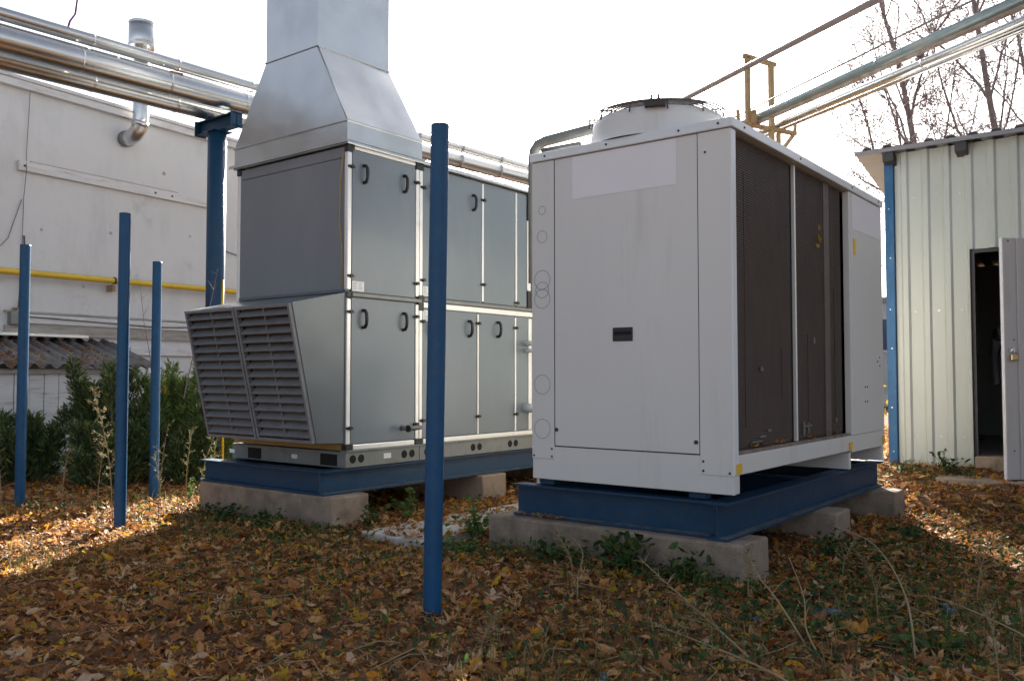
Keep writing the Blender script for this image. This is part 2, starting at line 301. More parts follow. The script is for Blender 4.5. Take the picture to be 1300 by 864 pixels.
wall_cable([(.26, -.02, 3.2), (.18, -.02, 2.95), (.12, -.02, 2.75), (-.1, -.02, 2.5), (-.9, -.02, 2.3)], .005, 'cable_black', 'sagging thin wire at the left edge of the wall')
wall_cable([(.28, -.07, 1.90), (1.2, -.075, 1.88), (2.0, -.07, 1.86), (2.9, -.075, 1.90), (4.4, -.07, 1.87)], .009, 'cable_black', 'dark cable lying along the low cable tray')
wall_cable([(3.05, -.02, 2.98), (3.5, -.03, 2.90), (5, -.02, 2.7)], .008, 'cable_black', 'black cable sloping down the wall right of the tall blue column')
# vent pipe
vp = thing('vent_pipe', 'galvanised vent pipe elbowing out of the wall with a capped top', 'vent pipe', WLOC, WA, scale=WS)
MB().tube([(1.52, .05, 4.17), (1.52, -.10, 4.165), (1.53, -.20, 4.20), (1.545, -.26, 4.28), (1.55, -.28, 4.40), (1.55, -.28, 5.2)], .093, 20).build('pipe', 'galvanised', vp, local=True)
MB().tube([(1.52, -.03, 4.17), (1.52, -.10, 4.165)], .10, 20).build('collar', 'galv_base', vp, local=True)
MB().tube([(1.545, -.265, 4.30), (1.55, -.28, 4.36)], .098, 20).build('joint_band', 'galvanised', vp, local=True)
MB().lathe([(.093, 0), (.16, .05), (.16, .40), (.152, .40), (.152, .3), (0, .3)], (1.55, -.28, 5.18), 24).build('cap', 'galvanised', vp, local=True)
MB().lathe([(.165, 0), (.165, .03)], (1.55, -.28, 5.27), 24).build('joint_band', 'galvanised', vp, local=True)
MB().lathe([(.165, 0), (.165, .02)], (1.55, -.28, 5.55), 24).build('joint_band', 'galvanised', vp, local=True)
# gas pipe
gp = thing('gas_pipe', 'yellow gas pipe running level along the building wall', 'gas pipe', WLOC, WA, scale=WS)
MB().tube([(-7, -.12, 2.36), (0, -.12, 2.375), (3.3, -.12, 2.41), (9, -.12, 2.46)], .036, 14).build('pipe', 'gas_yellow', gp, local=True)
for x in (-1.4, 1.34, 4.3):
    br = B((x - .02, -.12, 2.26), (x + .02, -.003, 2.34)).build('bracket', 'old_yellow', gp, local=True)
    MB().tube([(x - .012, -.12, 2.39), (x + .012, -.12, 2.39)], .043, 14).build('clamp', 'dark_steel', br, local=True)
# low lean-to with corrugated roof
lt = thing('lean_to', 'low lean-to with mossy corrugated roof against the building wall', 'lean-to', WLOC, WA, scale=WS)
def corr(x0, x1, y0, z0, y1, z1, pitch=.155, amp=.026, th=.008):
    nx_ = int((x1 - x0) / pitch * 8); b = MB(); V = []; F = []
    for i in range(nx_ + 1):
        x = x0 + (x1 - x0) * i / nx_; a = amp * math.sin(2 * math.pi * x / pitch)
        V += [(x, y0, z0 + a), (x, y1, z1 + a), (x, y0, z0 + a - th), (x, y1, z1 + a - th)]
    for i in range(nx_):
        a, c = 4 * i, 4 * i + 4
        F += [(a, c, c + 1, a + 1), (a + 2, a + 3, c + 3, c + 2), (a + 1, c + 1, c + 3, a + 3), (a, a + 2, c + 2, c)]
    return b.add(V, F, True)
for k in range(5):
    x0 = -3.6 + k * 0.99
    corr(x0, x0 + 1.03, -.02, 1.665 + .004 * (k % 2), -.98, 1.345 + .004 * (k % 2)).build('roof_sheet', 'fibre_cement', lt, local=True)
B((-3.5, -.16, 1.68), (1.0, -.003, 1.715)).build('flashing', 'galvanised', lt, local=True, bevel=.004)
for k in range(30):
    x0 = -3.5 + k * .155
    B((x0, -.86 + rng.uniform(-.004, .004), 0), (x0 + .148, -.83, 1.30)).build('plank', 'white_board', lt, local=True)
B((1.13, -.86, 0), (1.16, -.003, 1.33)).build('end_board', 'white_board', lt, local=True)
B((1.2, -.985, 1.275), (1.26, -.93, 1.335)).build('rafter_end', 'sticker', lt, local=True)
B((-3.5, -.9, 1.27), (1.15, -.865, 1.315)).build('eave_board', 'old_board', lt, local=True)

# ------------------------------------------------------------------ pipes on the left rack (they run along x)
def pipe(name, label, pts, r, m, bands=(), n=20, cat='pipe', group=None, band_m=None):
    t = thing(name, label, cat, pts[0], 0, group)
    MB().tube(pts, r, n).build('pipe', m, t)
    for s_ in bands:
        p0, p1 = Vector(pts[0]), Vector(pts[-1]); d = (p1 - p0).normalized(); c = p0.lerp(p1, s_)
        MB().tube([c - d * .012, c + d * .012], r * 1.025 + .002, n).build('joint_band', band_m or m, t)
    return t
bnd = [i * .0625 + .021 for i in range(16)]
G1 = 'silver clad pipes on the left rack'
pipe('clad_pipe', 'topmost silver clad pipe on the left rack, against the sky', [(-2, 9.3, 4.78), (14.2, 9.3, 5.0)], .068, 'clad_pipe', [b + .01 for b in bnd], group=G1)
pipe('clad_pipe', 'thinnest silver pipe tucked under the topmost one', [(-2, 9.40, 4.675), (14.2, 9.40, 4.915)], .04, 'clad_pipe', [b + .03 for b in bnd[::2]], group=G1)
pipe('clad_pipe', 'thickest silver clad pipe in the middle of the left rack', [(-2, 9.24, 4.46), (14.2, 9.24, 4.79)], .128, 'clad_pipe', bnd, group=G1)
pipe('clad_pipe', 'lowest silver clad pipe of the left rack, nearest the wall', [(-2, 9.62, 4.42), (14.2, 9.62, 4.66)], .105, 'clad_pipe', [b + .02 for b in bnd], group=G1)
MB_w = thing('purple_wire', 'purple wire sticking up from the topmost pipe', 'wire', (4.2, 9.3, 4.92))
MB().tube([(4.32, 9.3, 4.92), (4.34, 9.3, 5.0), (4.40, 9.31, 5.1), (4.42, 9.3, 5.3), (4.35, 9.3, 5.6)], .012, 6).build('wire', 'cable_purple', MB_w)
nest = MB()
nest.obox((5.62, 9.40, 4.80), (.09, 0, .005), (0, .05, 0), (0, 0, .03))
tag(nest.build('rust_saddle', 'rust_steel', bevel=.02), 'rusty brown saddle between two pipes in front of the vent pipe', 'pipe saddle')
# column carrying the rack
pc = thing('pipe_column', 'tall blue steel column with cross arm carrying the silver pipes', 'pipe column', (6.23, 9.45, 0))
MB().tube([(6.23, 9.45, 0), (6.23, 9.45, 4.25)], .113, 24).build('post', 'blue_paint', pc)
ibeam((6.23, 9.05), (6.23, 9.82), 4.262, .17, .12).build('cross_arm', 'blue_paint', pc)
B((6.1, 9.32, 4.25), (6.36, 9.58, 4.262)).build('cap_plate', 'blue_paint', pc)
for y in (9.05, 9.81): B((6.15, y, 4.25), (6.31, y + .012, 4.44)).build('end_plate', 'blue_paint', pc)
# blue posts
def post(x, y, h, r, label, lean=(0, 0)):
    t = thing('blue_post', label, 'post', (x, y, 0), 0, 'bare blue steel posts standing in the leaves')
    z0 = -.1
    MB().tube([(x, y, z0), (x + lean[0], y + lean[1], h)], r, 24, caps=False).build('post', 'blue_post', t)
    MB().lathe([(r * .82, 0), (r, .003), (r + .001, -.006)], (x + lean[0], y + lean[1], h), 24).build('rim', 'blue_paint', t)
    MB().lathe([(0, -.02), (r * .82, -.02), (r * .82, .001)], (x + lean[0], y + lean[1], h), 24).build('bore', 'rust_steel', t)
post(3.347, 3.119, 2.565, .048, 'nearest blue post, standing alone between the two machines', (.020, -.028))
post(3.782, 7.052, 2.61, .047, 'tall blue post in the middle of the three on the left')
post(4.86, 8.405, 2.42, .046, 'shortest blue post, rightmost of the three by the dark shrubs')
post(3.827, 9.024, 2.53, .048, 'leftmost blue post at the left edge of the photograph')

# ------------------------------------------------------------------ air handling unit
U0, V0, V1, UE = 5.05, 5.71, 7.31, 10.3
ah = thing('air_handling_unit', 'grey two-deck air handling unit with louvred intake hood at its end', 'air handler', (5.05, 5.71, .46))
ZB, ZM, ZT = .61, 1.955, 3.25
B((U0 + .03, V0 + .03, ZB), (UE - .02, V1 - .03, ZT - .01)).build('casing', 'panel_dark', ah)
# base channel with holes
B((U0 - .02, V0 - .02, .463), (UE + .12, V0 + .05, .60)).build('base_rail', 'galv_base', ah, bevel=.004)
B((U0 - .02, V0 - .035, .60), (UE + .12, V0 + .05, .612)).build('base_flange', 'galv_base', ah)
B((U0 - .018, V0 + .052, .463), (U0 + .05, V1, .60)).build('base_rail', 'galv_base', ah, bevel=.004)
B((U0, V1 - .05, .463), (UE + .12, V1 + .02, .60)).build('base_rail', 'galv_base', ah)
for x in (5.11, 5.205, 5.73, 5.83, 6.03, 6.13, 6.7, 6.8, 7.3, 7.4):
    MB().tube([(x, V0 - .022, .535), (x, V0 - .010, .535)], .036, 18).build('lifting_hole', 'void', ah)
for y0, y1 in ((5.80, 6.02), (6.86, 7.06)):
    B((U0 - .021, y0, .475), (U0 - .01, y1, .575)).build('fork_opening', 'void', ah)
for y in (6.33, 7.27): B((U0 - .023, y, .51), (U0 - .019, y + .08, .545)).build('sticker', 'sticker', ah)
B((5.47, V0 - .024, .515), (5.56, V0 - .021, .56)).build('sticker', 'sticker', ah)
B((5.925, V0 - .0215, .466), (5.931, V0 - .018, .597)).build('seam', 'void', ah)
B((U0 - .012, V0 + .06, .612), (U0 + .02, V1 - .02, .662)).build('sill_strip', 'yellow_strip', ah)
# frame posts on the long side
def upost(x0, x1, z0, z1, m='aluminium'):
    return B((x0, V0, z0), (x1, V0 + .04, z1)).build('frame_post', m, ah, bevel=.006)
def corner(x0, x1, z0, z1):
    return B((x0, V0 - .006, z0), (x1, V0 + .045, z1)).build('corner_block', 'black_plastic', ah, bevel=.004)
for z0, z1 in ((ZB + .05, ZM - .04), (ZM + .035, ZT - .06)):
    B((U0, V0, z0), (U0 + .045, V0 + .045, z1)).build('frame_post', 'aluminium', ah, bevel=.006)
    upost(5.895, 5.938, z0, z1); upost(5.944, 5.985, z0, z1)
upost(6.865, 6.893, ZM + .05, ZT - .03); upost(7.43, 7.455, ZM + .05, ZT - .03)
upost(6.792, 6.815, ZB + .05, ZM - .08); upost(7.415, 7.44, ZB + .05, ZM - .08)
upost(7.64, 7.70, ZM + .22, ZT - .30); corner(7.638, 7.702, ZM + .02, ZM + .215); corner(7.638, 7.702, ZT - .295, ZT - .02)
upost(7.66, 7.72, ZB + .05, ZM - .08)
for x0, x1 in ((U0 - .006, U0 + .075), (5.89, 5.992)):
    corner(x0, x1, ZB, ZB + .055)
    corner(x0, x1 - .02 if x0 < 5.5 else x1, ZT - .062, ZT - .002)
corner(U0 - .004, U0 + .047, ZM - .032, ZM + .02); corner(5.93, 6.0, ZM - .095, ZM + .05)
B((5.13, V0 + .001, ZB + .002), (5.885, V0 + .04, ZB + .045)).build('frame_rail', 'aluminium', ah, bevel=.005)
B((6.0, V0 + .001, ZB + .002), (UE - .06, V0 + .04, ZB + .045)).build('frame_rail', 'aluminium', ah, bevel=.005)
B((U0 + .05, V0 - .016, ZM - .022), (5.96, V0 + .03, ZM + .012)).build('mid_rail', 'galv_base', ah, bevel=.004)
B((6.0, V0 - .010, ZM - .005), (UE - .02, V0 + .03, ZM + .03)).build('mid_rail', 'galv_base', ah, bevel=.004)
B((6.0, V0 + .002, ZM - .065), (UE - .02, V0 + .03, ZM - .012)).build('frame_rail', 'aluminium', ah, bevel=.004)
B((U0 + .08, V0 + .001, ZT - .03), (5.885, V0 + .04, ZT - .002)).build('frame_rail', 'aluminium', ah, bevel=.004)
# doors on the long side
def handle(x, z, p):
    h = MB().tube([(x, V0 + .006, z - .075), (x, V0 - .022, z - .072), (x, V0 - .040, z - .045), (x, V0 - .044, z), (x, V0 - .040, z + .045), (x, V0 - .022, z + .072), (x, V0 + .006, z + .075)], .015, 8).build('handle', 'black_plastic', p)
    return h
def toggle(x, z):
    b = MB(); b.box((x - .035, V0 - .014, z - .010), (x + .035, V0 + .002, z + .010)); b.tube([(x, V0 - .026, z), (x, V0 + .002, z)], .016, 10)
    b.build('toggle_latch', 'black_plastic', ah)
def door(x0, x1, z0, z1, handles=(), lab=None):
    d = B((x0, V0 + .008, z0), (x1, V0 + .035, z1)).build('door_panel', 'panel_grey', ah, bevel=.004)
    for hx, hz in handles: handle(hx, hz, d)
    if lab:
        s = B((lab[0], V0 + .005, lab[2]), (lab[1], V0 + .0075, lab[3])).build('label_plate', 'sticker', d)
        zz = lab[3] - .016
        while zz > lab[2] + .012:
            pass
            zz -= .02
    return d
door(5.108, 5.888, ZM + .02, ZT - .034, ((5.24, 3.02), (5.735, 3.02)), (5.112, 5.25, ZM + .028, ZM + .115))
door(5.108, 5.888, ZB + .052, ZM - .028, ((5.24, 1.745), (5.735, 1.745)))
door(5.992, 6.858, ZM + .04, ZT - .03, ((6.10, 3.0), (6.72, 3.0)), (5.996, 6.12, ZM + .045, ZM + .14))
door(5.992, 6.786, ZB + .052, ZM - .07, ((6.10, 1.72), (6.66, 1.72)), (5.996, 6.12, ZM - .19, ZM - .085))
door(6.90, 7.424, ZM + .04, ZT - .03)
door(7.461, 7.634, ZM + .04, ZT - .03)
door(6.82, 7.41, ZB + .052, ZM - .07, ((7.12, 1.73),))
door(7.445, 7.656, ZB + .052, ZM - .07)
for q in range(3):
    door(7.73 + q * .84, 8.53 + q * .84, ZB + .052, ZM - .07, ((7.9 + q * .84, 1.72),)); door(7.73 + q * .84, 8.53 + q * .84, ZM + .04, ZT - .03, ((7.9 + q * .84, 3.0),))
for x in (5.085, 5.90, 5.985): 
    for z in (2.11, 3.06) if x != 5.985 else (2.15, 3.03): toggle(x, z)
for x in (5.085, 5.90, 5.985):
    for z in (.80, 1.80) if x != 5.985 else (.83, 1.76): toggle(x, z)
for x, zs in ((6.88, (2.18, 3.05)), (6.803, (.84, 1.78)), (7.428, (.84, 1.76)), (7.443, (2.03,))):
    for z in zs: toggle(x, z)
# printed lines on the label plates
for lx0, lx1, z0, z1 in ((5.116, 5.246, ZM + .034, ZM + .11), (6.0, 6.116, ZM + .05, ZM + .135), (6.0, 6.116, ZM - .185, ZM - .09)):
    b = MB(); z = z1 - .012
    while z > z0:
        for q in range(2):
            xa = lx0 + .006 + q * (lx1 - lx0) * .52; xb = xa + (lx1 - lx0) * rng.uniform(.2, .4)
            b.box((xa, V0 + .0035, z), (xb, V0 + .0048, z + .004))
        z -= .013
    b.build('print', 'print_grey', ah)
# small drain stubs
dp = MB().tube([(5.72, V0 + .01, .77), (5.72, V0 - .09, .77), (5.87, V0 - .09, .775)], .022, 10).build('drain_pipe', 'galv_base', ah)
MB().tube([(5.715, V0 - .09, .77), (5.705, V0 - .09, .77)], .033, 12).build('drain_cap', 'black_plastic', dp)
for z, r in ((1.60, .028), (1.52, .022), (.90, .05)):
    s = MB().tube([(7.60, V0 + .02, z), (7.60, V0 - .16, z), (7.66, V0 - .20, z), (7.80, V0 - .20, z)], r, 12).build('pipe_stub', 'sticker', ah)
# end wall above the hood
B((U0 + .004, V0 + .05, ZM + .03), (U0 + .03, V1 - .05, ZT - .11)).build('end_panel', 'panel_dark', ah, bevel=.004)
B((U0 + .006, V0 + .05, ZT - .105), (U0 + .03, V1 - .05, ZT - .01)).build('end_panel', 'panel_dark', ah, bevel=.004)
B((U0, V1 - .045, ZB), (U0 + .045, V1, ZT - .06)).build('frame_post', 'aluminium', ah, bevel=.006)
B((U0 - .005, V1 - .06, ZT - .06), (U0 + .05, V1 + .005, ZT)).build('corner_block', 'black_plastic', ah, bevel=.004)
cb = MB().tube([(U0 - .01, V0 + .05, 3.18), (U0 - .02, V0 + .075, 2.95), (U0 - .02, V0 + .085, 2.6), (U0 - .012, V0 + .06, 2.35), (U0 - .01, V0 + .05, 2.0)], .006, 6).build('earth_cable', 'yellow_strip', ah)
B((U0 - .03, V0 - .03, ZT), (UE + .03, V1 + .03, ZT + .028)).build('roof', 'galvanised', ah, bevel=.004)
# intake hood
HT, HB = (4.478, 1.844), (4.741, .689)
VH0, VH1 = V0 + .012, 7.235
hood = MB()
pr = [(U0 - .002, 1.965), HT, HB, (U0 - .002, .672)]
th = .012
for y in (VH0, VH1 - th):
    hood.prism([(a, y, z) for a, z in pr], (0, th, 0))
hood.prism([(U0 - .002, VH0 + th, 1.965), (HT[0], VH0 + th, HT[1]), (HT[0] + .003, VH0 + th, HT[1] - .012), (U0 - .002, VH0 + th, 1.953)], (0, VH1 - VH0 - 2 * th, 0))
hood.prism([(U0 - .002, VH0 + th, .684), (HB[0], VH0 + th, HB[1] + .012), (HB[0], VH0 + th, HB[1]), (U0 - .002, VH0 + th, .672)], (0, VH1 - VH0 - 2 * th, 0))
hd = hood.build('intake_hood', 'hood_steel', ah)
hb = MB()
hb.box((U0 - .012, V0 + .004, .66), (U0 - .0025, V0 + .03, 1.99)); hb.box((U0 - .02, V0 + .03, 1.968), (U0 - .0025, VH1, 1.995))
hb.build('flange', 'hood_steel', hd)
# louvres
ldir = Vector((HB[0] - HT[0], 0, HB[1] - HT[1])); LL = ldir.length; ldir.normalize(); lout = Vector((-abs(ldir.z), 0, -abs(ldir.x) * (1 if ldir.x > 0 else -1))).normalized()
O0 = Vector((HT[0], 0, HT[1]))
def lp(s_, y, n): return O0 + ldir * s_ + Vector((0, y, 0)) + lout * n
wv = (VH1 - VH0) / 2
for k in range(2):
    ya, yb = VH0 + k * wv + .008, VH0 + (k + 1) * wv - .008
    fr = MB(); fw = .026
    for (sa, sb, y0, y1) in ((.004, .03, ya, yb), (LL - .03, LL - .004, ya, yb), (.03, LL - .03, ya, ya + fw), (.03, LL - .03, yb - fw, yb)):
        fr.obox((lp((sa + sb) / 2, (y0 + y1) / 2, .012)), ldir * (sb - sa) / 2, Vector((0, (y1 - y0) / 2, 0)), lout * .022)
    lv = fr.build('louvre', 'louvre_grey', ah, bevel=.003)
    bk = MB(); bk.obox(lp(LL / 2, (ya + yb) / 2, -.10), ldir * (LL / 2 - .05), Vector((0, (yb - ya) / 2 - .02, 0)), lout * .004); bk.build('louvre_backing', 'void', lv)  # solid near-black sheet closing the hollow behind the slats
    mm = MB(); mm.obox(lp(LL / 2, (ya + yb) / 2, -.012), ldir * (LL / 2 - .03), Vector((0, .009, 0)), lout * .022); mm.build('mullion', 'louvre_grey', lv)
    for i in range(15):
        s_ = .055 + i * (LL - .10) / 14.6
        dv = (lout * .82 + Vector((0, 0, -1)) * .75).normalized()
        nv = dv.cross(Vector((0, 1, 0))).normalized()
        sl = MB()
        y0, y1 = ya + fw + .002, yb - fw - .002
        c = lp(s_ + .012, (y0 + y1) / 2, -.002 + rng.uniform(-.002, .002))
        sl.obox(c, dv * .046, Vector((0, (y1 - y0) / 2, 0)), nv * .002)
        sl.obox(c + dv * .046 - nv * .006, dv * .002, Vector((0, (y1 - y0) / 2, 0)), nv * .007)
        sl.build('slat', 'louvre_grey', lv)

# exhaust duct standing on the unit
du = thing('exhaust_duct', 'tall galvanised square duct on a tapered collar above the air handler', 'duct', (5.5, 6.5, 3.28))
c0 = (U0 - .015, V0 - .005, 5.965, V1 + .03)
def ring(c, z): return [(c[0], c[1], z), (c[2], c[1], z), (c[2], c[3], z), (c[0], c[3], z)]
def loft(c_a, za, c_b, zb): return MB().add(ring(c_a, za) + ring(c_b, zb), [(0, 1, 5, 4), (1, 2, 6, 5), (2, 3, 7, 6), (3, 0, 4, 7)])
def grow(c, e): return (c[0] - e, c[1] - e, c[2] + e, c[3] + e)
loft(c0, 3.285, c0, 3.46).build('collar', 'galvanised', du)
fl = MB(); fl.box((c0[0] - .03, c0[1] - .03, 3.279), (c0[2] + .03, c0[3] + .05, 3.289)); fl.build('flange', 'galvanised', du)
fb = MB(); fb.box((c0[0] - .03, c0[1] - .03, 3.262), (c0[0] - .024, c0[3] + .05, 3.279)); fb.build('drip_lip', 'galvanised', du)
cd_ = (5.055, 6.135, 5.94, 6.885)
loft(c0, 3.463, cd_, 4.215).build('transition', 'galvanised', du)
MB().box((c0[0] - .012, c0[1] - .012, 3.452), (c0[2] + .012, c0[3] + .012, 3.464)).build('flange', 'galvanised', du)
for k in range(4):
    z0 = 4.222 + k * 1.02
    e = grow(cd_, .0015 * (k % 2))
    MB().add(ring(e, z0) + ring(e, z0 + 1.012), [(0, 1, 5, 4), (1, 2, 6, 5), (2, 3, 7, 6), (3, 0, 4, 7)]).build('duct_section', 'galvanised', du)
    MB().box((cd_[0] - .012, cd_[1] - .012, z0 - .010), (cd_[2] + .012, cd_[3] + .012, z0)).build('flange', 'galvanised', du)
for y in (cd_[1],): MB().box((cd_[0] - .004, y - .004, 4.222), (cd_[0] + .012, y + .004, 8.2)).build('corner_seam', 'galvanised', du)
for (pa, pb) in (((c0[0], c0[1], 3.464), (cd_[0], cd_[1], 4.212)),):
    MB().tube([pa, pb], .008, 6).build('corner_seam', 'galvanised', du)

# steel base and concrete under the air handler
sb = thing('steel_base', 'dark blue I-beam frame carrying the air handling unit', 'steel base', (4.87, 5.76, .25))
ibeam((4.80, 5.76), (10.5, 5.76), .252, .205, .14).build('beam', 'blue_paint', sb)
ibeam((4.87, 5.766), (4.87, 7.50), .2555, .197, .135).build('beam', 'blue_paint', sb)
ibeam((4.95, 7.2), (10.5, 7.2), .252, .205, .14).build('beam', 'blue_paint', sb)
B((4.83, 5.693, .2665), (10.4, 5.752, .2685)).build('flange_dust', 'beam_dust', sb)
def slabby(name, label, a, b, m, cat, group=None, jit=.012, crack=False):
    """rough concrete block, its corners a little off"""
    t = thing(name, label, cat, ((a[0] + b[0]) / 2, (a[1] + b[1]) / 2, a[2]), 0, group)
    n = [max(1, int((b[i] - a[i]) / .12)) for i in range(3)]
    mb = MB(); idx = {}
    def P(i, j, k):
        if (i, j, k) not in idx:
            p = Vector((a[0] + (b[0] - a[0]) * i / n[0], a[1] + (b[1] - a[1]) * j / n[1], a[2] + (b[2] - a[2]) * k / n[2]))
            q = noise.noise_vector(p * 3.3) * jit + noise.noise_vector(p * 11) * jit * .4
            if k == n[2]: q.z *= .25
            idx[(i, j, k)] = len(mb.v); mb.v.append(tuple(p + q))
        return idx[(i, j, k)]
    def F(*q): mb.f.append(q); mb.sm.append(False)
    for i in range(n[0]):
        for j in range(n[1]):
            F(P(i, j, n[2]), P(i + 1, j, n[2]), P(i + 1, j + 1, n[2]), P(i, j + 1, n[2])); F(P(i, j, 0), P(i, j + 1, 0), P(i + 1, j + 1, 0), P(i + 1, j, 0))
    for i in range(n[0]):
        for k in range(n[2]):
            F(P(i, 0, k), P(i + 1, 0, k), P(i + 1, 0, k + 1), P(i, 0, k + 1)); F(P(i, n[1], k), P(i, n[1], k + 1), P(i + 1, n[1], k + 1), P(i + 1, n[1], k))
    for j in range(n[1]):
        for k in range(n[2]):
            F(P(0, j, k), P(0, j, k + 1), P(0, j + 1, k + 1), P(0, j + 1, k)); F(P(n[0], j, k), P(n[0], j + 1, k), P(n[0], j + 1, k + 1), P(n[0], j, k + 1))
    mb.build('block', m, t, bevel=.016)
    return t
GC = 'concrete bearing blocks'
slabby('concrete_beam', 'long concrete bearing beam under the louvred end of the air handler', (4.78, 5.57, -.1), (5.19, 7.47, .25), 'concrete', 'concrete beam', GC)
slabby('concrete_beam', 'concrete block end under the far part of the air handler base', (6.77, 5.63, -.1), (7.16, 7.47, .248), 'concrete', 'concrete beam', GC)
slabby('concrete_beam', 'concrete beam hidden at the far end of the air handler base', (8.7, 5.63, -.1), (9.1, 7.47, .248), 'concrete', 'concrete beam', GC)
slabby('paving_slab', 'flat concrete slab on the ground between post and machines', (4.75, 4.5, -.05), (6.05, 5.2, .028), 'slab_concrete', 'slab', 'flat slabs between the machines', jit=.03)
slabby('paving_slab', 'smaller pale slab behind the front concrete beam of the chiller', (6.1, 4.4, -.05), (6.95, 5.15, .03), 'slab_concrete', 'slab', 'flat slabs between the machines', jit=.03)

# ------------------------------------------------------------------ chiller
CU0, CU1, CV0, CV1 = 5.22, 8.65, 2.284, 3.858
ch = thing('chiller', 'white box chiller with dark condenser coils and a fan on its roof', 'chiller', (5.22, 2.284, .46))
B((CU0 + .02, CV0 + .14, .62), (CU1 - .02, CV1 - .004, 2.83)).build('inner_casing', 'void', ch)
B((CU0 + .003, CV0 + .002, .497), (CU0 + .04, CV1 - .002, .738)).build('base_panel', 'chiller_paint', ch, bevel=.004)
B((CU0 + .04, CV0 + .004, .50), (CU0 + .10, CV0 + .09, .615)).build('base_return', 'chiller_paint', ch, bevel=.003)
dp_ = B((CU0 + .001, 2.517, .744), (CU0 + .035, 3.655, 2.832)).build('access_door', 'chiller_paint', ch, bevel=.003)
lp_ = B((CU0 - .002, 3.659, .645), (CU0 + .035, CV1, 2.832)).build('corner_panel', 'chiller_paint', ch, bevel=.003)
rp_ = B((CU0 - .002, CV0, .615), (CU0 + .035, 2.513, 2.832)).build('corner_panel', 'chiller_paint', ch, bevel=.003)
B((CU0 - .0005, 2.513, .742), (CU0 + .02, 2.517, 2.832)).build('door_gap', 'void', ch)
B((CU0 - .0005, 3.655, .742), (CU0 + .02, 3.659, 2.832)).build('door_gap', 'void', ch)
B((CU0 + .0005, 2.517, .738), (CU0 + .02, 3.655, .744)).build('door_gap', 'void', ch)
B((CU0 - .001, 2.668, 2.52), (CU0 + .0005, 3.497, 2.828)).build('name_plate', 'chiller_plate', dp_)
gr = B((CU0 - .006, 3.005, 1.487), (CU0 + .001, 3.162, 1.582)).build('recessed_grip', 'black_plastic', dp_, bevel=.003)
B((CU0 - .008, 3.015, 1.53), (CU0 - .0055, 3.152, 1.555)).build('grip_lip', 'void', gr)
for y, z in ((3.64, .86), (2.54, .82)):
    MB().tube([(CU0 - .006, y, z), (CU0 + .001, y, z)], .014, 14).build('lock', 'dark_steel', dp_)
def ring_mark(y, z, ry, rz):
    b = MB(); n = 28; V = []; F = []
    for k in range(n):
        a = 2 * math.pi * k / n; c, s = math.cos(a), math.sin(a)
        V += [(CU0 - .0035, y + (ry - .004) * c, z + (rz - .004) * s), (CU0 - .0035, y + (ry + .001) * c, z + (rz + .001) * s)]
    for k in range(n): a, c = 2 * k, 2 * ((k + 1) % n); F.append((a, a + 1, c + 1, c))
    b.add(V, F).build('knock_out', 'print_grey', lp_)
for z, r in ((2.47, .032), (2.275, .045), (1.955, .072), (1.88, .06), (1.815, .072), (1.185, .072), (.862, .072)): ring_mark(3.765, z, r, r)
def screw(x, y, z, p, ax):
    d = Vector((.003, 0, 0)) if ax == 'u' else Vector((0, .003, 0)); c = Vector((x, y, z))
    MB().tube([c - d, c + d], .008, 8).build('screw', 'dark_steel', p)
for y, z in ((3.84, .665), (3.68, .665), (3.68, .72), (2.49, .64), (2.49, .70), (2.31, .635), (2.46, 2.7)):
    screw(CU0 - .003, y, z, ch, 'u')
# roof cap
rc = MB(); rc.box((CU0 - .018, CV0 - .018, 2.836), (CU1 + .012, CV1 + .012, 2.90))
rcap = rc.build('roof_cap', 'chiller_edge', ch, bevel=.006)
for y in (2.36, 2.64, 3.2, 3.73): screw(CU0 - .020, y, 2.868, rcap, 'u')
for x in (5.4, 6.44, 7.7, 8.5): screw(x, CV0 - .020, 2.868, rcap, 'v')
# coil side
B((CU0, CV0 - .003, .617), (CU0 + .075, CV0 + .06, 2.832)).build('corner_post', 'chiller_edge', ch, bevel=.006)
B((CU0 + .077, CV0, .617), (7.655, CV0 + .05, .742)).build('bottom_rail', 'chiller_paint', ch, bevel=.005)
B((CU0 + .077, CV0 + .01, .744), (7.655, CV0 + .06, .762)).build('ledge', 'dirty_ledge', ch, bevel=.003)
B((7.657, CV0 + .002, .745), (7.70, CV0 + .055, 2.832)).build('coil_frame', 'chiller_paint', ch, bevel=.004)
B((7.657, CV0, .60), (CU1, CV0 + .05, .742)).build('bottom_rail', 'chiller_paint', ch, bevel=.004)
ep = B((7.703, CV0, .745), (CU1, CV0 + .04, 2.832)).build('end_panel', 'chiller_paint', ch, bevel=.004)
B((7.74, CV0 - .0025, 2.52), (CU1 - .01, CV0 - .001, 2.825)).build('name_plate', 'chiller_plate', ep)
B((7.77, CV0 - .003, 2.30), (7.84, CV0 - .001, 2.44)).build('warning_label', 'warn_yellow', ep)
for x, z in ((8.05, 1.15), (8.12, 1.15), (8.45, 1.38), (8.52, 1.42), (8.52, 1.34), (8.05, 1.02), (8.12, 1.02)): screw(x, CV0 - .002, z, ep, 'v')
B((6.438, CV0 + .03, .765), (6.458, CV0 + .06, 2.832)).build('coil_frame', 'aluminium', ch, bevel=.004)
bays = ((CU0 + .08, 6.39), (6.51, 7.58))
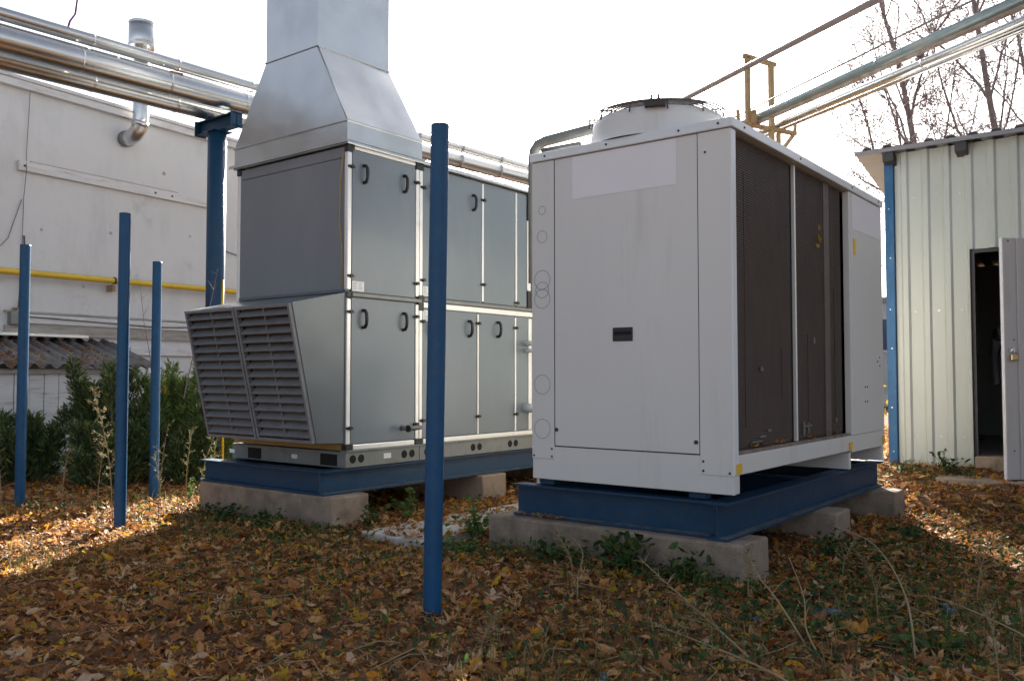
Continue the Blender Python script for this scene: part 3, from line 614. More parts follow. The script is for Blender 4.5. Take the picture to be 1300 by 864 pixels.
for k, (a, b_) in enumerate(bays):
    cl = B((a, CV0 + .062, .765), (b_, CV0 + .135, 2.832)).build('coil', 'coil', ch)
    fm = MB(); z = .785
    while z < 2.82:
        fm.box((a + .002, CV0 + .052, z), (b_ - .002, CV0 + .0615, z + .009)); z += .0165
    stuff(fm.build('fins', 'coil_fin', cl))
    for q in range(3):
        x = a + (b_ - a) * (q + .7) / 3.3
        if q != 1: B((x, CV0 + .048, .80 + rng.uniform(0, .3)), (x + .006, CV0 + .0515, rng.uniform(1.2, 2.8))).build('fin_brace', 'coil', cl)
B((7.14, CV0 + .046, .765), (7.27, CV0 + .0515, 2.832)).build('tube_sheet', 'tube_sheet', ch)
B((6.393, CV0 + .07, .765), (6.507, CV0 + .12, 2.832)).build('bay_gap', 'void', ch)
for (x, z, dx, dz) in ((5.75, .83, .10, .012), (5.9, .86, .05, .02), (5.62, .80, .16, .01), (6.62, .86, .16, .014), (6.60, .80, .02, .10), (6.70, .81, .02, .08), (7.36, .87, .03, .03), (6.85, 1.5, .02, .05), (5.78, 1.28, .03, .03)):
    B((x, CV0 + .036, z), (x + dx, CV0 + .046, z + dz)).build('pipe_clip', 'galv_base', ch)
STUCK = True
for x in (5.25, 7.56, 8.56):
    B((x, CV0 - .006, .628 if x < 6 else .622), (x + .085, CV0 - .0045, .69)).build('warning_label', 'warn_yellow', ch)
# cross members and underside
B((CU0 + .04, CV0 + .1, .60), (CU1 - .02, CV1 - .01, .617)).build('floor_pan', 'chiller_paint', ch)
for x in (7.58, 8.57):
    B((x, CV0 + .006, .462), (x + .055, CV1 - .01, .598)).build('cross_member', 'chiller_paint', ch, bevel=.004)
for y in (2.5, 3.7): B((CU0 + .05, y, .455), (CU0 + .13, y + .12, .497)).build('foot', 'blue_paint', ch)
B((CU0 + .05, CV1 - .028, .456), (CU1 - .03, CV1 - .004, .598)).build('skirt', 'chiller_paint', ch)
B((CU1 - .03, CV0 + .045, .60), (CU1, CV1 - .003, 2.832)).build('back_panel', 'chiller_paint', ch)
B((CU0 + .04, CV1 - .03, .60), (CU1 - .033, CV1, 2.832)).build('side_panel', 'chiller_paint', ch)
# fan
FC = (5.72, 3.07, 2.90)
fan = MB().lathe([(.54, .001), (.52, .02), (.495, .08), (.485, .15), (.475, .205), (.468, .205), (.462, .10), (.46, .0)], FC, 64).build('fan_shroud', 'chiller_paint', ch)
MB().lathe([(.0, .13), (.11, .13), (.11, .02), (0, .02)], FC, 24).build('motor', 'black_plastic', fan)
for k in range(7):
    a = 2 * math.pi * k / 7
    ca, sa = math.cos(a), math.sin(a)
    def rp(r, t, z): return (FC[0] + r * ca - t * sa, FC[1] + r * sa + t * ca, FC[2] + z)
    MB().add([rp(.10, -.05, .06), rp(.43, -.10, .05), rp(.43, .10, .12), rp(.10, .05, .11)], [(0, 1, 2, 3)]).build('blade', 'black_plastic', fan)
gd = MB()
for rr in [.10 + i * .037 for i in range(12)]:
    zz = .268 - .03 * (rr / .5) ** 2
    gd.tube([(FC[0] + rr * math.cos(2 * math.pi * k / 40), FC[1] + rr * math.sin(2 * math.pi * k / 40), FC[2] + zz) for k in range(41)], .0058, 5, caps=False)
for k in range(12):
    a = 2 * math.pi * k / 12 + .1
    gd.tube([(FC[0] + r * math.cos(a), FC[1] + r * math.sin(a), FC[2] + .268 - .03 * (r / .5) ** 2) for r in (.02, .2, .35, .50)] + [(FC[0] + .505 * math.cos(a), FC[1] + .505 * math.sin(a), FC[2] + .17)], .0062, 5)
gd.build('fan_guard', 'guard_wire', fan)
gb = MB(); ga = R(206); gx, gy = math.cos(ga), math.sin(ga)
for (rr, tt, z0, dr, dt, dz) in ((.49, 0, 3.105, .03, .07, .014), (.50, .025, 3.14, .008, .008, .03), (.50, -.025, 3.14, .008, .008, .03)):
    gb.obox((FC[0] + rr * gx - tt * gy, FC[1] + rr * gy + tt * gx, z0), (gx * dr, gy * dr, 0), (-gy * dt, gx * dt, 0), (0, 0, dz))
gb.build('terminal_bracket', 'dark_steel', fan)
MB().tube([(FC[0] - .05, FC[1] + .53, 3.02), (FC[0] - .05, FC[1] + .53, 3.10), (FC[0] - .06, FC[1] + .50, 3.125), (FC[0] - .10, FC[1] + .36, 3.14)], .014, 8).build('conduit', 'dark_steel', fan)
# pipe climbing over the chiller's far edge
pipe('roof_pipe', 'grey pipe bent over the left edge of the chiller roof', [(5.70, 4.20, 2.0), (5.70, 4.20, 3.02), (5.70, 4.19, 3.08), (5.70, 4.15, 3.125), (5.70, 4.08, 3.142), (5.70, 3.62, 3.165), (5.72, 3.50, 3.10)], .042, 'galv_base')
pipe('roof_pipe', 'thin grey pipe lying low along the chiller roof edge', [(5.45, 3.93, 2.99), (5.45, 3.58, 2.985)], .02, 'galv_base')
# steel base and concrete beams
sc_ = thing('steel_base', 'blue I-beam frame between the white chiller and its concrete beams', 'steel base', (5.26, 2.37, .215))
ibeam((5.15, 2.37), (8.68, 2.37), .217, .235, .14).build('beam', 'blue_paint', sc_)
ibeam((5.265, 2.376), (5.265, 4.02), .2205, .227, .135).build('beam', 'blue_paint', sc_)
B((5.16, 2.303, .2312), (8.66, 2.362, .2335)).build('flange_dust', 'beam_dust', sc_)
B((5.199, 2.45, .2352), (5.258, 4.0, .2375)).build('flange_dust', 'beam_dust', sc_)
ibeam((5.35, 3.80), (8.68, 3.80), .217, .235, .14).build('beam', 'blue_paint', sc_)
ibeam((8.60, 2.376), (8.60, 3.80), .2205, .227, .135).build('beam', 'blue_paint', sc_)
ibeam((6.9, 2.445), (6.9, 3.725), .217, .233, .14).build('beam', 'blue_paint', sc_)
B((5.19, 2.31, .2145), (5.46, 2.46, .2185)).build('paint_spill', 'blue_paint', sc_)
slabby('concrete_beam', 'long concrete bearing beam under the front edge of the chiller', (5.10, 2.177, -.1), (5.51, 4.18, .214), 'concrete', 'concrete beam', GC)
slabby('concrete_beam', 'concrete beam end under the middle of the chiller base', (6.74, 2.13, -.1), (7.07, 4.1, .214), 'concrete', 'concrete beam', GC)
slabby('concrete_beam', 'concrete beam end under the far right of the chiller base', (8.29, 2.10, -.1), (8.60, 4.1, .214), 'concrete', 'concrete beam', GC)

# ------------------------------------------------------------------ right pipe rack
RD = Vector((math.cos(R(59.8)), math.sin(R(59.8)), 0)); RN = Vector((RD.y, -RD.x, 0))   # RN: to the right of the run
RO = Vector((10.99, 4.39, 0))
def rk(s_, n_, z): return RO + RD * s_ + RN * n_ + Vector((0, 0, z))
G2 = 'overhead pipes on the right rack'
pipe('overhead_pipe', 'teal painted overhead pipe, upper of the thick pair at right', [rk(-9, -.01, 4.745), rk(5.8, -.01, 4.60)], .052, 'teal_pipe', [.3, .47, .62], group=G2)
pipe('overhead_pipe', 'ragged rust-brown insulated pipe just under the teal one', [rk(-9, .02, 4.69), rk(5.8, .02, 4.545)], .034, 'insul_rust', group=G2)
pipe('overhead_pipe', 'lowest silver clad overhead pipe at right', [rk(-9, .33, 4.685), rk(5.8, .33, 4.54)], .05, 'clad_pipe', [.2, .33, .45, .56, .66], group=G2)
pipe('overhead_pipe', 'slim silver pipe lying against the lowest clad pipe', [rk(-9, .41, 4.645), rk(5.8, .41, 4.50)], .026, 'clad_pipe', group=G2)
pipe('overhead_pipe', 'thin dark line strung just above the teal pipe', [rk(-9, -.08, 5.0), rk(5.8, -.08, 4.62)], .011, 'thin_pipe', group=G2)
pipe('overhead_pipe', 'single dark pipe rising highest to the top right, alone in the sky', [rk(-9, -.17, 5.25), rk(5.8, -.17, 5.34)], .038, 'thin_pipe', group=G2)
rf = thing('rack_support', 'rusty yellow goalpost pipe support with side arms behind the chiller', 'pipe support', rk(0, .12, 0))
def bar(p, q, r, name, m='old_yellow'):
    p, q = Vector(p), Vector(q); d = q - p; sx = d.normalized(); a = sx.cross(RD if abs(sx.dot(RD)) < .9 else Vector((0, 0, 1))).normalized() * r; b = sx.cross(a).normalized() * r
    return MB().obox((p + q) / 2, d / 2, a, b).build(name, m, rf)
bar(rk(.05, -.16, 0.3), rk(.05, -.16, 5.44), .028, 'upright'); bar(rk(.05, .22, 0.3), rk(.05, .22, 5.38), .030, 'upright')
bar(rk(.05, -.22, 5.45), rk(.05, .29, 5.39), .028, 'top_bar')
bar(rk(.05, -.30, 4.55), rk(.05, .62, 4.50), .026, 'arm', 'rust_steel')
bar(rk(.05, -.31, 4.55), rk(.05, -.32, 4.72), .018, 'arm_end', 'rust_steel'); bar(rk(.05, .60, 4.50), rk(.05, .61, 4.62), .018, 'arm_end', 'rust_steel')
bar(rk(.05, .57, 4.47), rk(.05, .25, 4.10), .022, 'brace'); bar(rk(.05, .0, 4.47), rk(.05, .20, 4.12), .022, 'brace', 'rust_steel')
bar(rk(.05, .33, 4.48), rk(.05, .33, 4.05), .024, 'hanger', 'rust_steel')
bar(rk(.0, -.12, 4.55), rk(.0, -.10, 4.72), .03, 'saddle', 'rust_steel')

# ------------------------------------------------------------------ shed on the right
SU = 10.25
sh = thing('shed', 'pale green corrugated metal shed with its door standing ajar', 'shed', (SU, 2.6, .28))
def trap(v_hi, v_lo, z0, z1, u=SU, off=0.0):
    """trapezoid sheet between v_hi and v_lo, ribs proud towards -u"""
    pitch, top, fl_, dep = .2135, .05, .022, .024
    pts = []
    ribs = [2.452 - pitch * k for k in range(-2, 40)]
    brk = {v_hi: None, v_lo: None}
    def prof(v):
        for c in ribs:
            d = abs(v - c)
            if d <= top / 2: return dep
            if d <= top / 2 + fl_: return dep * (1 - (d - top / 2) / fl_)
        return 0.0
    vsx = [v_hi, v_lo]
    for c in ribs:
        for d in (-top / 2 - fl_, -top / 2, top / 2, top / 2 + fl_):
            if v_lo < c + d < v_hi: vsx.append(c + d)
    vsx.sort(reverse=True)
    V = []; F = []
    for v in vsx:
        x = u - prof(v) - off
        V += [(x, v, z0), (x, v, z1), (x + .003, v, z0), (x + .003, v, z1)]
    for i in range(len(vsx) - 1):
        a, c = 4 * i, 4 * i + 4
        F += [(a, a + 1, c + 1, c), (a + 2, c + 2, c + 3, a + 3), (a, c, c + 2, a + 2), (a + 1, a + 3, c + 3, c + 1)]
    return MB().add(V, F)
trap(2.555, 1.815, .27, 3.718).build('wall_sheet', 'shed_sheet', sh)
trap(1.815, .95, 2.585, 3.718).build('wall_sheet', 'shed_sheet', sh)
trap(.95, -.15, .27, 3.718).build('wall_sheet', 'shed_sheet', sh)
trap(-.15, -2.2, .27, 3.718).build('wall_sheet', 'shed_sheet', sh)
B((SU + .01, 2.57, .27), (14.2, 2.60, 3.05)).build('side_wall', 'shed_sheet', sh)
B((SU + .01, -2.2, .27), (14.2, -2.17, 3.05)).build('side_wall', 'shed_sheet', sh)
B((14.2, -2.2, .27), (14.23, 2.6, 2.835)).build('back_wall', 'shed_sheet', sh)
for y in (2.572, -2.2):
    MB().prism([(SU + .01, y, 3.05), (14.2, y, 3.05), (14.2, y, 2.825), (SU + .01, y, 3.715)], (0, .026, 0)).build('gable', 'shed_sheet', sh)
B((SU + .05, -2.15, .30), (14.15, 2.55, .40)).build('floor', 'slab_concrete', sh)
cp = B((SU - .045, 2.56, .24), (SU + .04, 2.655, 3.66)).build('corner_post', 'worn_blue', sh, bevel=.006)
for k, z in enumerate((.42, .9, 1.55, 1.98, 2.55, 3.1)):
    MB().tube([(SU - .052, 2.60 + .01 * (k % 2), z), (SU - .044, 2.60 + .01 * (k % 2), z)], .007, 8).build('rivet', 'steel_bright', cp)
for v in (2.36, 2.12, 1.90, 2.13): 
    for z in (.6, 1.95, 3.2): MB().tube([(SU - .008, v, z), (SU + .001, v, z)], .009, 8).build('screw', 'steel_bright', sh)
# roof: sloping down to the back
def roofz(u): return 3.76 - .225 * (u - 10.1)
UF, UB = 10.08, 14.6
V = []; F = []; rb = [2.80 - .2135 * k for k in range(26)]
vsx = [2.945]
for c in rb: vsx += [c + .055, c + .03, c - .03, c - .055]
vsx.append(-2.75)
for i, v in enumerate(vsx):
    up_ = .03 if (i - 1) % 4 in (1, 2) and 0 < i < len(vsx) - 1 else 0
    V += [(UF, v, roofz(UF) + up_), (UB, v, roofz(UB) + up_), (UF, v, roofz(UF) + up_ - .004), (UB, v, roofz(UB) + up_ - .004)]
for i in range(len(vsx) - 1):
    a, c = 4 * i, 4 * i + 4
    F += [(a, c, c + 1, a + 1), (a + 2, a + 3, c + 3, c + 2), (a, a + 2, c + 2, c), (a + 1, c + 1, c + 3, a + 3)]
rfo = MB().add(V, F).build('roof', 'roof_sheet', sh)
B((UF - .006, -2.75, roofz(UF) - .05), (UF + .012, 2.93, roofz(UF) - .006)).build('fascia', 'roof_sheet', rfo)
for v in (2.585, 1.86, .6, -.7, -2.0):
    MB().prism([(UF + .02, v - .055, roofz(UF) - .15), (UF + .02, v + .055, roofz(UF) - .15), (UF + .02, v + .055, roofz(UF) - .052), (UF + .02, v - .055, roofz(UF) - .052)], (4.0, 0, -.9)).build('rafter_end', 'dark_steel', rfo)
MB().prism([(UF + .05, 2.935, roofz(UF) - .03), (UF + .05, 2.67, roofz(UF) - .03), (UF + .05, 2.67, roofz(UF) - .022), (UF + .05, 2.935, roofz(UF) - .022)], (4.3, 0, -4.3 * .225)).build('soffit', 'shed_door', rfo)
# door leaf, hinged at right, ajar
HV, HU = .93, SU - .05
FV, FU = 1.43, 9.68
ld = Vector((FU - HU, FV - HV, 0)); LW = ld.length; ld.normalize(); lnn = Vector((ld.y, -ld.x, 0))
if lnn.x > 0: lnn = -lnn
leaf = MB(); P0 = Vector((HU, HV, 0))
leaf.obox(P0 + ld * LW / 2 + Vector((0, 0, 1.42)), ld * LW / 2, lnn * .004, Vector((0, 0, 1.18)))
for k in range(3):
    leaf.obox(P0 + ld * (LW - .17 - k * .2135) + lnn * .012 + Vector((0, 0, 1.42)), ld * .03, lnn * .012, Vector((0, 0, 1.178)))
lf = leaf.build('door_leaf', 'shed_door', sh, bevel=.004)
ed = MB(); ed.obox(P0 + ld * (LW - .02) - lnn * .02 + Vector((0, 0, 1.42)), ld * .024, lnn * .020, Vector((0, 0, 1.182))); ed.build('edge_profile', 'shed_door_edge', lf, bevel=.003)
for z in (.8, 2.3): MB().tube([P0 + ld * .01 + lnn * .01 + Vector((0, 0, z - .06)), P0 + ld * .01 + lnn * .01 + Vector((0, 0, z + .06))], .014, 8).build('hinge', 'dark_steel', lf)
hsp = P0 + ld * (LW - .075) + lnn * .012
MB().obox(hsp + Vector((0, 0, 1.50)), ld * .03, lnn * .004, Vector((0, 0, .02))).build('hasp', 'steel_bright', lf)
for (a, z) in ((.06, 2.57), (.10, 1.60), (.08, .52)): MB().tube([P0 + ld * (LW - a) + lnn * .002 + Vector((0, 0, z)), P0 + ld * (LW - a) + lnn * .009 + Vector((0, 0, z))], .008, 8).build('screw', 'dark_steel', lf)
pk = thing('padlock', 'open brass padlock hanging on the shed door edge', 'padlock', hsp + Vector((0, 0, 1.4)))
pb = hsp + lnn * .028 + Vector((0, 0, 1.425))
MB().obox(pb, ld * .036, lnn * .014, Vector((0, 0, .03))).build('body', 'brass', pk, bevel=.01)
MB().tube([pb + ld * -.022 + Vector((0, 0, .028)), pb + ld * -.022 + Vector((0, 0, .07)), pb + ld * -.010 + Vector((0, 0, .092)), pb + ld * .012 + Vector((0, 0, .092)), pb + ld * .024 + Vector((0, 0, .07)), pb + ld * .024 + Vector((0, 0, .05))], .007, 8).build('shackle', 'steel_bright', pk)
# frame and sill
for (v0, v1, z0, z1) in ((1.775, 1.813, .42, 2.585), (.95, .985, .42, 2.585), (.985, 1.775, 2.545, 2.585)):
    B((SU + .004, v0, z0), (SU + .06, v1, z1)).build('door_frame', 'dark_steel', sh)
slabby('door_step', 'worn concrete sill under the open shed doorway', (SU - .09, .98, .1), (SU + .16, 1.795, .415), 'concrete', 'door sill', jit=.02)
slabby('paving_slab', 'thin concrete strip half buried in leaves before the shed door', (9.62, .5, .05), (9.92, 2.05, .232), 'concrete', 'slab', jit=.03)

# ------------------------------------------------------------------ person in the dark doorway
pn = thing('person', 'person in dark clothes standing in the dark shed doorway, hand on the door', 'person', (10.52, 1.42, .40))
hand = Vector((9.84, 1.40, 1.50))
J = {'pelvis': ((10.56, 1.42, 1.28), .14), 'waist': ((10.56, 1.42, 1.42), .13), 'chest': ((10.55, 1.42, 1.62), .145), 'neck0': ((10.55, 1.42, 1.78), .06), 'neck1': ((10.54, 1.42, 1.84), .052),
     'head0': ((10.53, 1.42, 1.90), .075), 'head1': ((10.53, 1.42, 1.98), .086), 'head2': ((10.535, 1.42, 2.06), .06),
     'shL': ((10.52, 1.24, 1.72), .062), 'elL': ((10.24, 1.20, 1.52), .045), 'wrL': ((9.98, 1.34, 1.49), .03), 
     'shR': ((10.56, 1.60, 1.72), .062), 'elR': ((10.58, 1.66, 1.46), .045), 'wrR': ((10.52, 1.63, 1.24), .03), 'haR': ((10.50, 1.62, 1.14), .034),
     'hipL': ((10.55, 1.33, 1.20), .095), 'knL': ((10.54, 1.32, .82), .065), 'anL': ((10.57, 1.32, .47), .045), 'toL': ((10.42, 1.31, .43), .035),
     'hipR': ((10.57, 1.51, 1.20), .095), 'knR': ((10.56, 1.53, .82), .065), 'anR': ((10.60, 1.53, .47), .045), 'toR': ((10.45, 1.55, .43), .035)}
E_ = [('pelvis', 'waist'), ('waist', 'chest'), ('chest', 'neck0'), ('neck0', 'neck1'), ('neck1', 'head0'), ('head0', 'head1'), ('head1', 'head2'), ('chest', 'shL'), ('shL', 'elL'), ('elL', 'wrL'),
      ('chest', 'shR'), ('shR', 'elR'), ('elR', 'wrR'), ('wrR', 'haR'), ('pelvis', 'hipL'), ('hipL', 'knL'), ('knL', 'anL'), ('anL', 'toL'), ('pelvis', 'hipR'), ('hipR', 'knR'), ('knR', 'anR'), ('anR', 'toR')]
J['palm'] = ((9.90, 1.385, 1.495), .032); E_.append(('wrL', 'palm'))
for i, (dy, dz, ln) in enumerate(((.022, .030, .075), (.012, .012, .085), (.006, -.008, .08), (.0, -.026, .065))):
    J['f%da' % i] = ((9.865, 1.385 + dy, 1.495 + dz), .010); J['f%db' % i] = ((9.865 - ln * .45, 1.40 + dy, 1.49 + dz), .009); J['f%dc' % i] = ((9.865 - ln * .75, 1.425 + dy, 1.487 + dz), .008)
    E_ += [('palm', 'f%da' % i), ('f%da' % i, 'f%db' % i), ('f%db' % i, 'f%dc' % i)]
J['t0'] = ((9.90, 1.37, 1.535), .011); J['t1'] = ((9.865, 1.375, 1.56), .009); E_ += [('palm', 't0'), ('t0', 't1')]
names = list(J); me = bpy.data.meshes.new('body'); org = Vector((10.52, 1.42, .40))
me.from_pydata([tuple(Vector(J[k][0]) - org) for k in names], [(names.index(a), names.index(b)) for a, b in E_], []); me.update()
body = bpy.data.objects.new('body', me); col.objects.link(body); body.parent = pn
md = body.modifiers.new('skin', 'SKIN'); md.use_smooth_shade = True
sv = me.skin_vertices[0].data
for i, k in enumerate(names): sv[i].radius = (J[k][1], J[k][1]); sv[i].use_root = (k == 'pelvis')
md = body.modifiers.new('sub', 'SUBSURF'); md.levels = 2; md.render_levels = 2
# clothes / skin by height and reach, one continuous body
bm_ = bpy.data.materials.new('body_and_clothes'); bm_.use_nodes = True; t = bm_.node_tree; b = t.nodes['Principled BSDF']; b.inputs['Roughness'].default_value = .8
g = t.nodes.new('ShaderNodeNewGeometry'); sx = t.nodes.new('ShaderNodeSeparateXYZ'); t.links.new(g.outputs['Position'], sx.inputs[0])
m1 = t.nodes.new('ShaderNodeMath'); m1.operation = 'GREATER_THAN'; m1.inputs[1].default_value = 1.80; t.links.new(sx.outputs['Z'], m1.inputs[0])
m2 = t.nodes.new('ShaderNodeMath'); m2.operation = 'LESS_THAN'; m2.inputs[1].default_value = 10.02; t.links.new(sx.outputs['X'], m2.inputs[0])
m3 = t.nodes.new('ShaderNodeMath'); m3.operation = 'MAXIMUM'; t.links.new(m1.outputs[0], m3.inputs[0]); t.links.new(m2.outputs[0], m3.inputs[1])
mx = t.nodes.new('ShaderNodeMix'); mx.data_type = 'RGBA'; t.links.new(m3.outputs[0], mx.inputs[0]); mx.inputs[6].default_value = (.02, .02, .024, 1); mx.inputs[7].default_value = (.36, .19, .13, 1)
t.links.new(mx.outputs[2], b.inputs['Base Color']); me.materials.append(bm_)
hr = MB(); 
hr.lathe([(.088, -.04), (.094, .0), (.088, .05), (.06, .085), (0, .10)], (10.545, 1.42, 2.0), 20); hr.build('hair', 'hair', pn)
fa = MB()
fa.obox((10.442, 1.42, 1.955), (.012, 0, 0), (0, .011, 0), (.004, 0, .02)); fa.build('nose', 'skin', pn, bevel=.006)
for y in (1.39, 1.45): MB().lathe([(0, -.008), (.01, 0), (0, .008)], (10.452, y, 1.985), 8).build('eye', 'hair', pn)
for y in (1.33, 1.51): MB().lathe([(0, -.03), (.016, -.01), (.018, .015), (0, .03)], (10.535, y, 1.965), 10).build('ear', 'skin', pn)
B((10.448, 1.395, 1.912), (10.46, 1.445, 1.92)).build('mouth', 'label_red', pn)

# ------------------------------------------------------------------ vegetation helpers
def leaf_template(kind, r_):
    """small leaf: centre fan, curled. returns verts (n,3), tris"""
    if kind == 'maple':
        ang = [-90, -60, -40, -20, 5, 25, 45, 68, 90, 112, 135, 155, 175, 200, 220, 240]
        rad = [.35, .55, .38, .78, .42, .95, .45, .72, 1.1, .72, .45, .95, .42, .78, .38, .55]
    elif kind == 'ovate':
        ang = [-90, -50, -15, 30, 65, 90, 115, 150, 195, 230]; rad = [.75, .60, .52, .60, .85, 1.15, .85, .60, .52, .60]
    else:
        ang = [-90, -40, 10, 60, 90, 120, 170, 220]; rad = [.9, .42, .36, .6, 1.0, .6, .36, .42]
    c1, c2, tw = r_.uniform(.1, .9), r_.uniform(-.5, 1.0), r_.uniform(-.5, .5)
    V = [(0, 0, 0)]
    for a, q in zip(ang, rad):
        q *= r_.uniform(.88, 1.1); x, y = q * math.cos(R(a)), q * math.sin(R(a))
        z = c1 * x * x + c2 * .6 * y * y + tw * x * y + r_.uniform(-.10, .10)
        V.append((x * (1 - .25 * abs(c1)), y * (1 - .15 * abs(c2)), z))
    n = len(ang); F = [(0, 1 + i, 1 + (i + 1) % n) for i in range(n)]
    return np.array(V), np.array(F)
def scatter(templates, pos, size, tilt, r_np, normal_up=True):
    """many leaves in one vertex/face array"""
    n = len(pos); which = r_np.integers(0, len(templates), n); VV = []; FF = []; o = 0
    yaw = r_np.uniform(0, 2 * np.pi, n); tx = r_np.normal(0, tilt, n); ty = r_np.normal(0, tilt, n)
    flip = np.where(r_np.random(n) < .35, -1.0, 1.0)
    for k, (tv, tf) in enumerate(templates):
        ix = np.nonzero(which == k)[0]
        if len(ix) == 0: continue
        v = np.repeat(tv[None], len(ix), 0) * size[ix][:, None, None]; v[..., 2] *= flip[ix][:, None]
        cx, sx_ = np.cos(tx[ix])[:, None], np.sin(tx[ix])[:, None]; cy, sy = np.cos(ty[ix])[:, None], np.sin(ty[ix])[:, None]; cz, sz = np.cos(yaw[ix])[:, None], np.sin(yaw[ix])[:, None]
        x, y, z = v[..., 0], v[..., 1], v[..., 2]
        y, z = y * cx - z * sx_, y * sx_ + z * cx
        x, z = x * cy + z * sy, -x * sy + z * cy
        x, y = x * cz - y * sz, x * sz + y * cz
        v = np.stack([x, y, z], -1) + pos[ix][:, None, :]
        nv = tv.shape[0]
        f = tf[None] + (np.arange(len(ix)) * nv)[:, None, None] + o
        VV.append(v.reshape(-1, 3)); FF.append(f.reshape(-1, 3)); o += len(ix) * nv
    return np.concatenate(VV), np.concatenate(FF)
def in_view(x, y, margin=.12):
    f_ = x * math.cos(YAW) + y * math.sin(YAW); r_ = x * math.sin(YAW) - y * math.cos(YAW)
    return (f_ > 2.4) & (np.abs(r_) < f_ * (.586 + margin) + .6)
TM = [leaf_template('maple', rng) for _ in range(5)] + [leaf_template('ovate', rng) for _ in range(5)] + [leaf_template('slim', rng) for _ in range(2)]
# ------------------------------------------------------------------ leaf litter
n0 = 310000
px_ = nrng.uniform(1, 15, n0); py_ = nrng.uniform(-5, 11.2, n0)
dist = px_ * math.cos(YAW) + py_ * math.sin(YAW)
dens = np.clip(1.25 - (dist - 3.5) / 8.0, .34, 1.0)
clump = .62 + .38 * np.sin(px_ * 1.9 + 2 * np.sin(py_ * 1.3)) * np.sin(py_ * 2.3 + 1.1 * np.sin(px_ * .9))
keep = in_view(px_, py_) & (nrng.random(n0) < dens * (.52 + .62 * clump))
def outside(x0, x1, y0, y1): return ~((px_ > x0) & (px_ < x1) & (py_ > y0) & (py_ < y1))
for bx in ((5.1, 5.51, 2.18, 4.18), (6.74, 7.07, 2.13, 4.1), (8.29, 8.6, 2.1, 4.1), (4.78, 5.19, 5.57, 7.47), (6.77, 7.16, 5.63, 7.47), (10.2, 14.5, -2.5, 2.6)): keep &= outside(*bx)
keep &= outside(4.8, 6.95, 4.5, 5.15) | (nrng.random(n0) < .22)
keep &= outside(5.5, 8.6, 2.3, 4.1) | (nrng.random(n0) < .3)
keep &= (py_ < 11.2)
px_, py_, dist = px_[keep], py_[keep], dist[keep]
sz = nrng.gamma(4.2, .0064, len(px_)).clip(.011, .066) * np.clip(.92 + (dist - 4) * .03, .9, 1.25)
pz = gz_np(px_, py_) + np.abs(nrng.normal(0, .016, len(px_))) + .004
pz = np.where((px_ > 4.78) & (px_ < 6.95) & (py_ > 4.45) & (py_ < 5.18), np.maximum(pz, .04), pz)
V_, F_ = scatter(TM, np.stack([px_, py_, pz], -1), sz, .38, nrng)
lit = stuff(raw_mesh('leaf_litter', V_, F_, 'litter_leaf')); tag(lit, 'thick carpet of dry brown autumn leaves covering the ground', 'leaf litter')
print('litter', len(px_), len(F_))
tb = MB()
for k in range(260):
    d = 3.2 + 6 * rng.random() ** 1.5; s_ = rng.uniform(-.62, .62) * d; x = d * math.cos(YAW) + s_ * math.sin(YAW); y = d * math.sin(YAW) - s_ * math.cos(YAW)
    if x > 4.7 and 2.1 < y < 8: continue
    a = rng.uniform(0, 6.28); L_ = rng.uniform(.06, .28); z = gz(x, y) + .035
    tb.tube([(x, y, z), (x + .5 * L_ * math.cos(a), y + .5 * L_ * math.sin(a), z + rng.uniform(0, .04)), (x + L_ * math.cos(a + .3), y + L_ * math.sin(a + .3), z + rng.uniform(-.01, .04))], rng.uniform(.0015, .0035), 4, caps=False)
tag(stuff(tb.build('litter_twigs', 'dry_stalk')), 'small broken twigs strewn over the leaf litter', 'twigs')
# the largest leaves in the foreground, one by one
big = []
for k in range(10):
    tv, tf = leaf_template(('maple', 'ovate', 'maple')[k % 3], rng)
    me = bpy.data.meshes.new('fallen_leaf'); me.from_pydata([tuple(p) for p in tv], [], [tuple(int(i) for i in f) for f in tf]); me.update(); big.append(me)
kinds = (('leaf_tan', 'pale tan curled dry leaf on top of the foreground litter', 'tan leaves in the foreground'), ('leaf_brown', 'dark brown dry leaf on top of the foreground litter', 'brown leaves in the foreground'),
         ('leaf_yellow', 'yellow leaf lying on top of the foreground litter', 'yellow leaves in the foreground'), ('leaf_olive', 'olive green fading leaf on the foreground litter', 'olive leaves in the foreground'))
meshes = {}
for k in range(240):
    d = 3.35 + 2.4 * rng.random() ** 1.3; s_ = rng.uniform(-.60, .60) * d
    x = d * math.cos(YAW) + s_ * math.sin(YAW); y = d * math.sin(YAW) - s_ * math.cos(YAW)
    if 5.0 < x < 5.6 and y > 2.1: continue
    q = rng.choices(range(4), (5, 4, 2, 1))[0]; j = rng.randrange(10)
    if (q, j) not in meshes:
        m_ = big[j].copy(); m_.materials.clear(); m_.materials.append(M[kinds[q][0]]); meshes[(q, j)] = m_
    o = bpy.data.objects.new('fallen_leaf', meshes[(q, j)]); col.objects.link(o)
    o.location = (x, y, gz(x, y) + .028); z_ = rng.uniform(.040, .066); o.scale = (z_, z_, z_ * rng.choice((1, 1, -1)))
    o.rotation_euler = (rng.gauss(0, .35), rng.gauss(0, .35), rng.uniform(0, 6.28)); tag(o, kinds[q][1], 'leaf', kinds[q][2])

